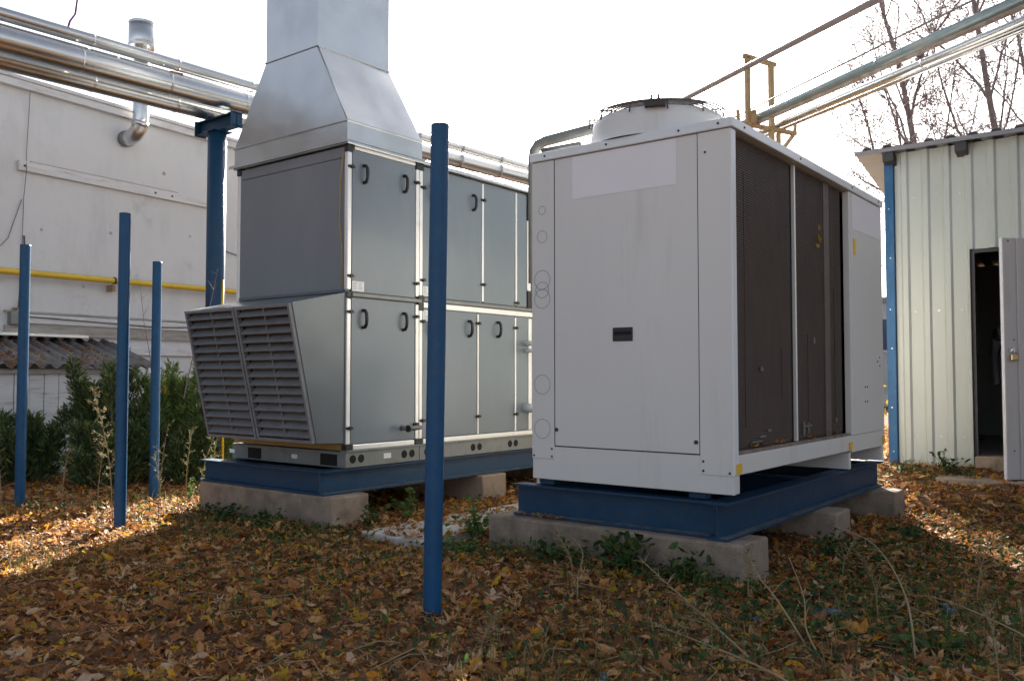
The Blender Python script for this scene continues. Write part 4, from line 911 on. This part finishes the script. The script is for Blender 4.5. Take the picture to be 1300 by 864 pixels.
# ------------------------------------------------------------------ green ground cover and grass
def patch_pts(c, rx, ry, n):
    a = nrng.normal(0, 1, (n, 2)); return np.stack([c[0] + a[:, 0] * rx, c[1] + a[:, 1] * ry], -1)
pts = []
for c, rx, ry, n in (((4.85, 3.3), .18, .55, 700), ((4.95, 2.5), .15, .25, 420), ((4.75, 1.75), .45, .35, 800), ((5.7, 1.6), .5, .25, 420), ((6.6, 1.6), .5, .4, 300), ((4.5, 6.4), .18, .5, 520), ((4.5, 5.5), .3, .25, 260),
                     ((4.6, 1.0), .4, .35, 420), ((5.6, .6), .6, .4, 300), ((7.4, 1.4), .6, .5, 260), ((3.6, 2.6), .5, .5, 130), ((3.5, 5.2), .7, .7, 170), ((4.9, 4.1), .3, .25, 360), ((9.9, 2.2), .15, .3, 150), ((4.2, 8.2), .6, .4, 260), ((6.0, 1.2), .8, .5, 200), ((4.0, 1.2), .5, .5, 260), ((3.9, 4.7), .3, .4, 190), ((3.3, 4.2), .35, .4, 130), ((2.9, 3.0), .3, .3, 110), ((4.2, 5.9), .25, .5, 200), ((3.6, 1.7), .3, .3, 150), ((7.0, 1.1), .7, .4, 260), ((8.6, 1.4), .4, .4, 140)):
    pts.append(patch_pts(c, rx, ry, n))
pts = np.concatenate(pts); ok = in_view(pts[:, 0], pts[:, 1]) & ~((pts[:, 0] > 5.08) & (pts[:, 0] < 5.5) & (pts[:, 1] > 2.15)); pts = pts[ok]
TG = [leaf_template('ovate', rng) for _ in range(6)]
pz = gz_np(pts[:, 0], pts[:, 1]) + np.abs(nrng.normal(.02, .035, len(pts)))
V_, F_ = scatter(TG, np.concatenate([pts, pz[:, None]], 1), nrng.uniform(.012, .034, len(pts)), .5, nrng)
tag(stuff(raw_mesh('ground_cover', V_, F_, 'weed_green')), 'low dark green weeds creeping through the leaves round the concrete', 'ground cover')
def blades(n, centers, h0, h1, w_, rnp):
    ix = rnp.integers(0, len(centers), n); c = np.array([centers[i][:2] for i in ix]); sp = np.array([centers[i][2] for i in ix])
    xy = c + rnp.normal(0, 1, (n, 2)) * sp[:, None]; okk = in_view(xy[:, 0], xy[:, 1]); xy = xy[okk]; n = len(xy)
    z = gz_np(xy[:, 0], xy[:, 1]); a = rnp.uniform(0, 2 * np.pi, n); h = rnp.uniform(h0, h1, n); le = rnp.uniform(.15, .9, n) * h
    d = np.stack([np.cos(a), np.sin(a)], -1); s = np.stack([-np.sin(a), np.cos(a)], -1) * w_
    V = np.zeros((n, 5, 3))
    V[:, 0, :2] = xy - s; V[:, 1, :2] = xy + s; V[:, 0, 2] = V[:, 1, 2] = z
    mid = xy + d * le[:, None] * .35; V[:, 2, :2] = mid + s * .7; V[:, 3, :2] = mid - s * .7; V[:, 2, 2] = V[:, 3, 2] = z + h * .6
    V[:, 4, :2] = xy + d * le[:, None]; V[:, 4, 2] = z + h * .85
    f = np.array([[0, 1, 2], [0, 2, 3], [3, 2, 4]])[None] + (np.arange(n) * 5)[:, None, None]
    return V.reshape(-1, 3), f.reshape(-1, 3)
gc = [(3.8, 2.0, .25), (4.3, 1.6, .3), (5.2, 1.5, .3), (4.2, 2.7, .2), (3.4, 1.6, .3), (4.4, 5.2, .3), (4.0, 8.2, .35), (3.7, 8.6, .35), (4.8, 7.9, .3), (6.2, .9, .5), (8.0, 1.4, .5), (5.0, 3.9, .15), (3.0, 5.0, .5), (4.6, .9, .4), (9.9, 2.2, .2), (3.3, 3.6, .3), (2.9, 2.4, .25), (5.4, 1.0, .5)]
V_, F_ = blades(4600, gc + [(rng.uniform(2.4, 6.0), rng.uniform(.3, 3.0), .22) for _ in range(14)] + [(rng.uniform(2.2, 4.4), rng.uniform(3.5, 7.5), .22) for _ in range(8)], .05, .19, .0020, nrng)
tag(stuff(raw_mesh('grass', V_, F_, 'grass_mix')), 'sparse thin grass blades among the fallen leaves', 'grass')

# ------------------------------------------------------------------ plants
def leafy(name, label, x, y, n, h, spread, size, m, cat='weed', group=None, z0=None):
    r_ = random.Random(hash((round(x * 100), round(y * 100), n)) & 0xffff); rn = np.random.default_rng(r_.randrange(9999))
    zb = gz(x, y) if z0 is None else z0
    t = thing(name, label, cat, (x, y, zb), 0, group)
    st = MB(); P = []
    for k in range(max(3, n // 7)):
        a = r_.uniform(0, 6.28); q = spread * r_.random() ** .6; hh = h * r_.uniform(.45, 1.0) * (1 - .35 * q / max(spread, .01))
        tip = Vector((x + q * math.cos(a), y + q * math.sin(a), zb + hh)); mid = Vector((x + q * .35 * math.cos(a), y + q * .35 * math.sin(a), zb + hh * .6))
        st.tube([(x, y, zb - .02), mid, tip], [.004, .003, .002], 5, caps=False)
        for i in range(7):
            f_ = .3 + .7 * (i + r_.random()) / 7; p = Vector((x, y, zb)).lerp(mid, min(1, f_ * 1.6)) if f_ < .6 else mid.lerp(tip, (f_ - .6) / .4)
            P.append((p.x + r_.gauss(0, size * .8), p.y + r_.gauss(0, size * .8), p.z + r_.gauss(0, size * .5)))
    st.build('stem', 'green_stem', t)
    P = np.array(P); V, F = scatter(TG, P, rn.uniform(size * .6, size * 1.25, len(P)), .55, rn)
    o = raw_mesh('leaves', V - np.array([x, y, zb]), F, m); o.parent = t; ROOTM[o.name] = ROOTM[t.name]
    return t
GW = 'green weeds round the concrete beams'
leafy('leafy_weed', 'tall dark green weed against the middle of the chiller front beam', 4.97, 2.92, 90, .34, .24, .050, 'weed_green', group=GW)
leafy('leafy_weed', 'low weed at the left of the chiller front beam', 4.93, 3.45, 70, .17, .28, .038, 'weed_green', group=GW)
leafy('leafy_weed', 'weed near the right corner of the chiller front beam', 4.95, 2.50, 70, .22, .22, .042, 'weed_green', group=GW)
leafy('leafy_weed', 'bright green bush growing on the slab between the machines', 5.25, 4.45, 110, .40, .26, .034, 'bright_weed', group=GW)
leafy('leafy_weed', 'bright low weed in front of the bush between the machines', 4.75, 4.15, 70, .15, .28, .026, 'bright_weed', group=GW)
leafy('leafy_weed', 'dark weed beside the right end of the air handler beam', 5.0, 5.38, 60, .26, .20, .034, 'weed_green', group=GW)
leafy('leafy_weed', 'weed under the air handler just left of the near blue post', 5.55, 5.45, 60, .30, .22, .034, 'bright_weed', group=GW)
leafy('leafy_weed', 'weed in front of the left half of the air handler beam', 4.55, 6.75, 50, .18, .25, .034, 'weed_green', group=GW)
leafy('leafy_weed', 'weed in front of the right half of the air handler beam', 4.5, 6.05, 50, .17, .25, .032, 'weed_green', group=GW)
leafy('leafy_weed', 'weed beyond the far concrete block by the slab', 7.05, 5.3, 40, .26, .22, .034, 'bright_weed', group=GW)
leafy('leafy_weed', 'dark weed between the first and second chiller concrete ends', 6.15, 2.0, 70, .24, .32, .036, 'weed_green', group=GW)
leafy('leafy_weed', 'low weed right of the second chiller concrete end', 7.2, 1.75, 50, .16, .30, .034, 'weed_green', group=GW)
leafy('leafy_weed', 'green weed growing at the foot of the shed wall', 9.98, 2.05, 60, .30, .26, .036, 'weed_green', group=GW)
leafy('leafy_weed', 'small weed at the foot of the blue shed corner post', 9.85, 2.45, 30, .16, .15, .03, 'weed_green', group=GW)
leafy('leafy_weed', 'dark green weed patch low in the right foreground', 4.35, .95, 60, .14, .30, .030, 'weed_green', group=GW)
leafy('leafy_weed', 'sparse weed at the right edge of the foreground', 5.3, .35, 60, .16, .32, .032, 'weed_green', group=GW)
leafy('leafy_weed', 'yellowing weed at the foot of the middle blue post', 3.95, 7.05, 40, .30, .14, .022, 'grass_mix', group=GW)
leafy('leafy_weed', 'light weed at the right of the shortest blue post', 5.1, 8.15, 40, .35, .18, .024, 'bright_weed', group=GW)

def stalk(label, pts, branches, blen, seedn, seedsz, m='dry_stalk', sm='dry_seed', r0=.006, group='dry weed stalks', upw=.6):
    r_ = random.Random(int(abs(pts[0][0] * 1000 + pts[0][1] * 777))); rn = np.random.default_rng(r_.randrange(9999))
    p0 = Vector(pts[0]); t = thing('dry_stalk', label, 'dry weed', p0, 0, group)
    # smooth path
    P = []; PT = [Vector(p) for p in pts]
    for i in range(len(PT) - 1):
        a, b_, c, d = PT[max(i - 1, 0)], PT[i], PT[i + 1], PT[min(i + 2, len(PT) - 1)]
        for k in range(5):
            u = k / 5; P.append(.5 * ((2 * b_) + (c - a) * u + (2 * a - 5 * b_ + 4 * c - d) * u * u + (-a + 3 * b_ - 3 * c + d) * u ** 3))
    P.append(PT[-1]); n = len(P)
    r0 *= .85; st = MB().tube(P, [r0 * (1 - .7 * i / n) for i in range(n)], 5)
    S = []
    for k in range(branches):
        f_ = .3 + .68 * (k + r_.random()) / branches; i = min(n - 2, int(f_ * (n - 1))); b0 = P[i]; dr_ = (P[i + 1] - P[i]).normalized()
        sd_ = Vector((r_.gauss(0, 1), r_.gauss(0, 1), r_.gauss(0, .4))).normalized(); L_ = blen * r_.uniform(.5, 1.2) * (1.15 - f_ * .7)
        e = b0 + (dr_ * upw + sd_ * .7).normalized() * L_; mid = b0.lerp(e, .5) + Vector((0, 0, L_ * .06))
        st.tube([b0, mid, e], [r0 * .4, r0 * .3, r0 * .18], 4, caps=False)
        for q in range(seedn):
            S.append(tuple(b0.lerp(e, .3 + .7 * r_.random()) + Vector((r_.gauss(0, seedsz), r_.gauss(0, seedsz), r_.gauss(0, seedsz)))))
    st.build('stem', m, t)
    if S:
        S = np.array(S); V, F = scatter([TM[-1], TM[-2]], S, rn.uniform(seedsz * .5, seedsz * 1.3, len(S)), .9, rn)
        o = stuff(raw_mesh('seed_heads', V - np.array(p0), F, sm)); o.parent = t; ROOTM[o.name] = ROOTM[t.name]
def up(x, y, h, dx, dy): z = gz(x, y); return [(x, y, z - .02), (x + dx * .15, y + dy * .15, z + h * .4), (x + dx * .55, y + dy * .55, z + h * .75), (x + dx, y + dy, z + h)]
stalk('tall feathery dry weed leaning just left of the middle blue post', up(3.85, 7.30, 1.15, -.10, .20), 26, .16, 22, .009)
stalk('bare bent dry weed right of the middle blue post', up(4.15, 7.1, .85, .05, -.06), 7, .16, 3, .010)
stalk('dry weed in front of the leftmost blue post', up(3.55, 8.75, .75, -.06, .10), 22, .14, 12, .009, sm='grass_mix')
stalk('thin dry weed at the left frame edge', up(3.35, 8.75, .95, -.05, .1), 22, .15, 12, .009, sm='grass_mix')
stalk('short dry weed just right of the leftmost post', up(4.1, 8.75, .55, .05, -.03), 16, .14, 12, .009, sm='grass_mix')
stalk('branching seedy weed between the two left posts', up(4.15, 8.15, .62, .03, -.06), 20, .18, 12, .009, sm='grass_mix')
stalk('low broken yellow stalk between the two left posts', up(4.05, 8.3, .25, -.25, .1), 6, .08, 3, .012, sm='grass_mix')
stalk('slender weed right of the shortest post', up(5.0, 8.05, .75, .04, -.05), 18, .12, 10, .009, sm='grass_mix')
stalk('dry weed by the left end of the air handler beam', up(4.9, 7.65, .72, .1, -.12), 16, .16, 10, .009, sm='grass_mix')
stalk('short seedy weed before the shrubs near the shortest post', up(4.7, 8.0, .5, -.05, .05), 16, .12, 9, .009, sm='grass_mix')
stalk('second weed in the corner behind the air handler beam', up(5.15, 7.85, .6, .1, .05), 14, .15, 10, .009, sm='grass_mix')
GF = 'fallen dry stems in the right foreground'
def flat(pp): return [(a, b_, gz(a, b_) + z) for a, b_, z in pp]
stalk('long pale dry stem lying across the leaves below the chiller beam', flat([(3.62, 1.50, .03), (3.95, 1.85, .06), (4.35, 2.25, .10), (4.62, 2.62, .17)]), 30, .20, 0, .01, r0=.008, group=GF, upw=.9)
stalk('pale dry stem lying along the bottom right edge', flat([(3.30, 1.15, .05), (3.45, 1.42, .07), (3.70, 1.85, .06), (3.85, 2.15, .05)]), 16, .16, 0, .01, r0=.007, group=GF)
stalk('arched dry stem standing right of the chiller corner', flat([(4.15, .98, .0), (4.55, 1.12, .20), (5.05, 1.40, .36), (5.35, 1.72, .38)]), 6, .12, 0, .01, r0=.007, group=GF)
stalk('bent dry stem in front of the chiller corner', flat([(4.05, 1.42, .0), (4.2, 1.62, .16), (4.5, 1.85, .24), (4.85, 2.05, .30)]), 22, .16, 1, .012, r0=.007, group=GF)
stalk('upright dry twig near the right frame edge', flat([(4.25, .55, .0), (4.33, .56, .12), (4.5, .55, .25), (4.72, .55, .38)]), 3, .08, 0, .01, r0=.006, group=GF)
stalk('long thin dry stem trailing at the lower right', flat([(4.0, .30, .10), (4.35, .62, .16), (4.85, 1.05, .14), (5.2, 1.4, .05)]), 5, .12, 0, .01, r0=.006, group=GF)
stalk('short forked twig in the middle right foreground', flat([(3.85, 1.28, .0), (3.92, 1.38, .12), (4.0, 1.42, .25), (4.3, 1.6, .36)]), 5, .12, 0, .01, r0=.006, group=GF)
stalk('dry grassy stem right of the near blue post', flat([(4.1, 2.72, .0), (4.15, 2.75, .12), (4.2, 2.75, .24), (4.25, 2.85, .30)]), 9, .12, 2, .012, r0=.005, group=GF)

for lb, x, y, h, dx, dy in (('feathery dry weed standing at the right end of the chiller front beam', 4.75, 2.0, .34, -.12, -.05), ('wispy dry weed below the middle concrete end', 5.6, 1.75, .32, -.10, -.14),
                            ('dry weed tuft in the lower right corner', 3.9, .62, .30, .10, .05), ('wispy dry weed leaning left of the arched stem', 4.75, 1.3, .36, -.16, .02), ('small dry weed tuft below the near blue post', 3.05, 2.55, .20, .05, -.06),
                            ('dry tuft before the weeds of the chiller front beam', 4.55, 3.05, .26, -.06, .08), ('dry seedy weed right of the blue plastic strip', 5.35, .95, .34, .1, -.05)):
    stalk(lb, up(x, y, h, dx, dy), 26, .15, 3, .008, r0=.0045, sm='grass_mix', group='wispy dry weeds in the foreground')
# ------------------------------------------------------------------ shrubs
def shrub(label, x, y, rx, ry, h, n, m, seed, spikes=14, cat='shrub'):
    rn = np.random.default_rng(seed); r_ = random.Random(seed)
    t = thing('juniper_shrub', label, cat, (x, y, 0), 0, 'shrubs along the wall')
    tips = [(r_.uniform(-.8, .8) * rx, r_.uniform(-.8, .8) * ry, h * r_.uniform(.42, 1.0)) for _ in range(spikes)]
    stm = MB(); pos = []; dirs = []
    for k, (ax, ay, hz) in enumerate(tips):
        stm.tube([(x, y, -.05), (x + ax * .4, y + ay * .4, hz * .35), (x + ax, y + ay, hz)], [.03, .02, .006], 5, caps=False)
        per = n // spikes; f_ = rn.random(per) ** .6
        wd = .17 * (1.08 - f_) + .025
        a = rn.uniform(0, 2 * np.pi, per); rr = wd * np.sqrt(rn.random(per)) * 1.3
        cx = ax * (.25 + .75 * f_); cy = ay * (.25 + .75 * f_)
        p = np.stack([cx + rr * np.cos(a), cy + rr * np.sin(a), hz * f_ + rn.normal(0, .03, per)], -1)
        d = np.stack([np.cos(a) * .7, np.sin(a) * .7, np.full(per, .75)], -1) + rn.normal(0, .35, (per, 3)); pos.append(p); dirs.append(d)
    pos = np.concatenate(pos); d = np.concatenate(dirs); d /= np.linalg.norm(d, axis=1)[:, None]
    N_ = len(pos); L_ = rn.uniform(.05, .11, N_); s = np.cross(d, rn.normal(0, 1, (N_, 3))); s /= np.linalg.norm(s, axis=1)[:, None]; s *= (.005 + .005 * rn.random(N_))[:, None]
    V = np.stack([pos - s * .6, pos + s * .6, pos + d * (L_ * .6)[:, None] + s, pos + d * L_[:, None], pos + d * (L_ * .6)[:, None] - s], 1)
    f = np.array([[0, 1, 2], [0, 2, 4], [4, 2, 3]])[None] + (np.arange(N_) * 5)[:, None, None]
    o = raw_mesh('crown', V.reshape(-1, 3), f.reshape(-1, 3), m); o.parent = t; ROOTM[o.name] = ROOTM[t.name]
    stm.build('stems', 'twig', t)
shrub('tallest dark juniper left of the middle blue post', 5.36, 10.20, .48, .38, 1.44, 16000, 'juniper', 11, 18)
shrub('low dark juniper behind the leftmost blue post', 4.62, 10.75, .58, .34, .95, 12000, 'juniper', 12, 16)
shrub('light green upright shrub behind the shortest blue post', 5.98, 10.10, .36, .34, 1.38, 13000, 'juniper_light', 13, 16)
shrub('tall light topped shrub beside the louvred hood', 6.35, 9.75, .38, .38, 1.48, 15000, 'juniper_light', 14, 18)
shrub('low dark spreading shrub between the left posts', 5.08, 9.85, .52, .32, .70, 9000, 'juniper', 15, 14)
shrub('dark shrub in the gap by the air handler beam', 5.90, 9.45, .42, .32, .80, 10000, 'juniper', 16, 13)
shrub('dark shrub at the left frame edge', 3.85, 10.85, .55, .28, .85, 10000, 'juniper', 17, 15)
leafy('red_sprig', 'sprig of red leaves beside the top of the louvre', 6.05, 9.3, 14, .12, .05, .028, 'red_leaf', 'sprig', z0=1.33)
leafy('yellow_sprig', 'few yellow leaves on the shrub behind the shortest post', 5.75, 9.75, 8, .10, .06, .022, 'yellow_leaf', 'sprig', z0=1.05)
stalk('tall bare twig crossing the wall left of the louvre', [(5.3, 8.6, 1.0), (5.42, 8.6, 1.5), (5.6, 8.6, 2.0), (5.7, 8.6, 2.45)], 8, .22, 0, .01, m='twig', r0=.008, group='bare twigs above the shrubs')
stalk('thin bare twig right of the shortest blue post', [(5.0, 8.7, .9), (5.0, 8.75, 1.4), (4.95, 8.8, 1.8), (4.93, 8.85, 2.2)], 6, .2, 0, .01, m='twig', r0=.006, group='bare twigs above the shrubs')
tag(MB().tube([(5.63, 8.35, 0), (5.62, 8.36, 1.4), (5.60, 8.36, 1.9), (5.61, 8.36, 2.3)], .012, 6).build('yellow_cane', 'gas_yellow'), 'thin yellow cane standing beside the louvred hood', 'cane')

for k, (x, z, sz_) in enumerate(((6.98, 2.42, .035), (7.0, 2.34, .04), (6.97, 2.28, .03))):
    o = bpy.data.objects.new('stuck_leaf', meshes[(2, k)] if (2, k) in meshes else list(meshes.values())[k]); col.objects.link(o); o.location = (x, CV0 + .035, z); o.scale = (sz_, sz_, sz_); o.rotation_euler = (R(80 + 8 * k), .4 * k, 1.1 * k)
    tag(o, ('topmost', 'middle', 'lowest')[k] + ' of three orange leaves stuck on the right condenser coil', 'leaf', 'leaves stuck on the coil')
# leaves caught on the chiller ledge and on the lean-to roof
def leaf_pile(name, label, pts, size, m='litter_leaf'):
    P = np.array(pts); V, F = scatter(TM, P, nrng.uniform(size * .7, size * 1.2, len(P)), .5, nrng)
    tag(stuff(raw_mesh(name, V, F, m)), label, 'leaves')
leaf_pile('ledge_leaves', 'dry leaves caught on the ledge below the condenser coils', [(rng.choice((5.62, 5.75, 6.0, 6.1, 6.2, 6.75, 7.2, 7.3)) + rng.gauss(0, .05), CV0 + .045 + rng.uniform(-.02, .02), .775 + rng.uniform(0, .02)) for _ in range(46)], .025)
mw = Matrix.Translation(WLOC) @ Matrix.Rotation(WA, 4, 'Z') @ Matrix.Scale(WS, 4)
lfp = []
for _ in range(420):
    x = rng.uniform(-2.0, .9); f_ = rng.random() ** .8; y = -.06 - .85 * f_; z = 1.665 - .333 * (-y)
    lfp.append(tuple(mw @ Vector((x, y, z + .03))))
leaf_pile('roof_leaves', 'brown leaves lying on the corrugated lean-to roof', lfp, .03)
leaf_pile('beam_leaves', 'dead leaves and grass lying on the concrete by the blue beam flange', [(5.14 + rng.uniform(-.02, .03), rng.uniform(3.5, 3.95), .235 + rng.uniform(0, .02)) for _ in range(26)], .022)
# scraps of plastic
def scrap(label, x, y, s, a):
    z = gz(x, y) + .035; b_ = MB(); V = []; c, q = math.cos(a), math.sin(a); r_ = random.Random(int(x * 1000))
    for i in range(5):
        for j in range(3):
            u, v = (i - 2) * s * .5, (j - 1) * s * .35; V.append((x + u * c - v * q, y + u * q + v * c, z + r_.uniform(-.012, .025)))
    F = [(i * 3 + j, i * 3 + 3 + j, i * 3 + 4 + j, i * 3 + 1 + j) for i in range(4) for j in range(2)]
    o = b_.add(V, F, True).build('plastic_scrap', 'film_blue'); md = o.modifiers.new('t', 'SOLIDIFY'); md.thickness = .002
    tag(o, label, 'scrap', 'blue plastic scraps in the leaves')
scrap('crumpled blue plastic scrap in the leaves, bottom centre right', 3.10, 1.93, .05, .8)
scrap('long blue grey plastic strip below the chiller corner', 4.62, 1.52, .09, 2.2)
scrap('small blue plastic scrap left of the long strip', 4.25, 1.75, .05, 1.0)
scrap('blue plastic strip in the right foreground weeds', 5.1, 1.05, .08, .5)

# ------------------------------------------------------------------ bare trees behind the shed
def tree(label, x, y, h, r0, seed, lean=(0, 0), first=.25, spread=1.0):
    r_ = random.Random(seed); t = thing('bare_tree', label, 'tree', (x, y, 0), 0, 'bare trees behind the shed')
    tr, br, tw = MB(), MB(), MB()
    def grow_(p, d, L_, r, lev):
        n = (13, 8, 6, 5, 3)[lev]; P = [p.copy()]; D = [d.copy()]; c = p.copy(); dd = d.copy()
        for i in range(n):
            w_ = (.045, .11, .13, .15, .18)[lev]
            dd = (dd + Vector((r_.gauss(0, w_), r_.gauss(0, w_), r_.gauss(0, w_) + (.0, .07, .05, .02, .0)[lev]))).normalized(); c = c + dd * L_ / n; P.append(c.copy()); D.append(dd.copy())
        rad = [max(.0075, r * (1 - .78 * i / n)) for i in range(n + 1)]
        (tr if lev == 0 else br if lev == 1 else tw).tube(P, rad, (9, 6, 4, 3, 3)[lev], caps=False)
        if lev == 4: return
        for i in range(1, n + 1):
            if lev == 0 and i / n < first: continue
            for _ in range(2 if lev == 0 else 1):
                if r_.random() > (.8, .95, .95, .85)[lev]: continue
                a = Vector((r_.gauss(0, 1), r_.gauss(0, 1), r_.gauss(0, .3))); a -= D[i] * a.dot(D[i]); a.normalize()
                nd = (D[i] * r_.uniform(.5, 1.0) + a * r_.uniform(.45, .8) * spread).normalized()
                grow_(P[i], nd, L_ * r_.uniform(.34, .58) * (1.2 - .6 * i / n) * (.8 if lev == 0 else 1.0), rad[i] * r_.uniform(.38, .62), lev + 1)
    grow_(Vector((x, y, 0)), Vector((lean[0], lean[1], 1)).normalized(), h, r0, 0)
    tr.build('trunk', 'bark', t); stuff(br.build('branches', 'bark', t)); stuff(tw.build('twigs', 'twig', t))
    print('tree', len(tr.f), len(br.f), len(tw.f))
tree('pale trunked bare tree rising behind the middle of the shed roof', 25.9, 5.0, 13.5, .15, 21, (-.03, .06), .36)
tree('forked bare tree at the right, behind the shed roof', 26.0, 3.85, 13.5, .14, 5, (.0, .0), .36)
tree('low spreading bare tree at the left end of the shed roof', 24.6, 5.35, 8.4, .10, 9, (.0, .03), .45, spread=1.25)
tree('bare tree near the right frame edge above the shed', 25.0, 2.5, 12.5, .12, 31, (0, .03), .34)
# added yellow tree, unseen behind the chiller, to break up the sun streak
YX, YY = 12.6, 4.25
yt = thing('dapple_tree', 'added yellow leaved tree, unseen behind the chiller, that dapples the sun', 'tree', (YX, YY, .3))
MB().tube([(YX, YY, 0), (YX - .02, YY - .02, 1.2), (YX + .05, YY + .02, 2.6), (YX, YY, 4.0)], [.05, .042, .03, .01], 8).build('trunk', 'bark', yt)
yb = MB()
for k in range(26):
    a, z = rng.uniform(0, 6.28), rng.uniform(1.7, 3.6); q = .25 + .5 * (1 - abs(z - 2.8) / 1.4)
    yb.tube([(YX, YY, z), (YX + q * .55 * math.cos(a), YY + q * .55 * math.sin(a), z + .18), (YX + q * math.cos(a), YY + q * math.sin(a), z + .35)], [.012, .008, .003], 4, caps=False)
stuff(yb.build('branches', 'bark', yt))
NL = 1500
a_ = nrng.uniform(0, 2 * np.pi, NL); z_a = nrng.uniform(1.95, 4.05, NL); q_ = (.2 + .65 * (1 - np.abs(z_a - 3.0) / 1.3)) * np.sqrt(nrng.random(NL))
V_, F_ = scatter(TM[:5], np.stack([YX + q_ * np.cos(a_), YY + q_ * np.sin(a_), z_a], -1), nrng.uniform(.035, .06, NL), .9, nrng)
o = raw_mesh('crown', V_ - np.array([YX, YY, .3]), F_, 'yellow_leaf'); o.parent = yt

# ------------------------------------------------------------------ far things in the gap beside the shed
fb_ = thing('far_building', 'distant pale building seen in the gap between chiller and shed', 'building', (27, 7.2, 0))
B((27, 4, 0), (34, 12, 3.4)).build('wall', 'far_wall', fb_)
for k in range(6):
    wn = B((26.96, 4.4 + k * 1.25, 2.0), (26.999, 5.3 + k * 1.25, 2.9)).build('window', 'far_glass', fb_); B((26.94, 4.4 + k * 1.25, 1.93), (26.999, 5.3 + k * 1.25, 1.995)).build('sill', 'white_board', wn)
B((26.9, 3.9, 3.4), (34.1, 12.1, 3.55)).build('roof', 'roof_sheet', fb_)
leafy('yellow_bush', 'yellow autumn bush glimpsed in the gap beside the shed', 14.6, 4.1, 220, .9, .7, .06, 'yellow_leaf', 'bush')
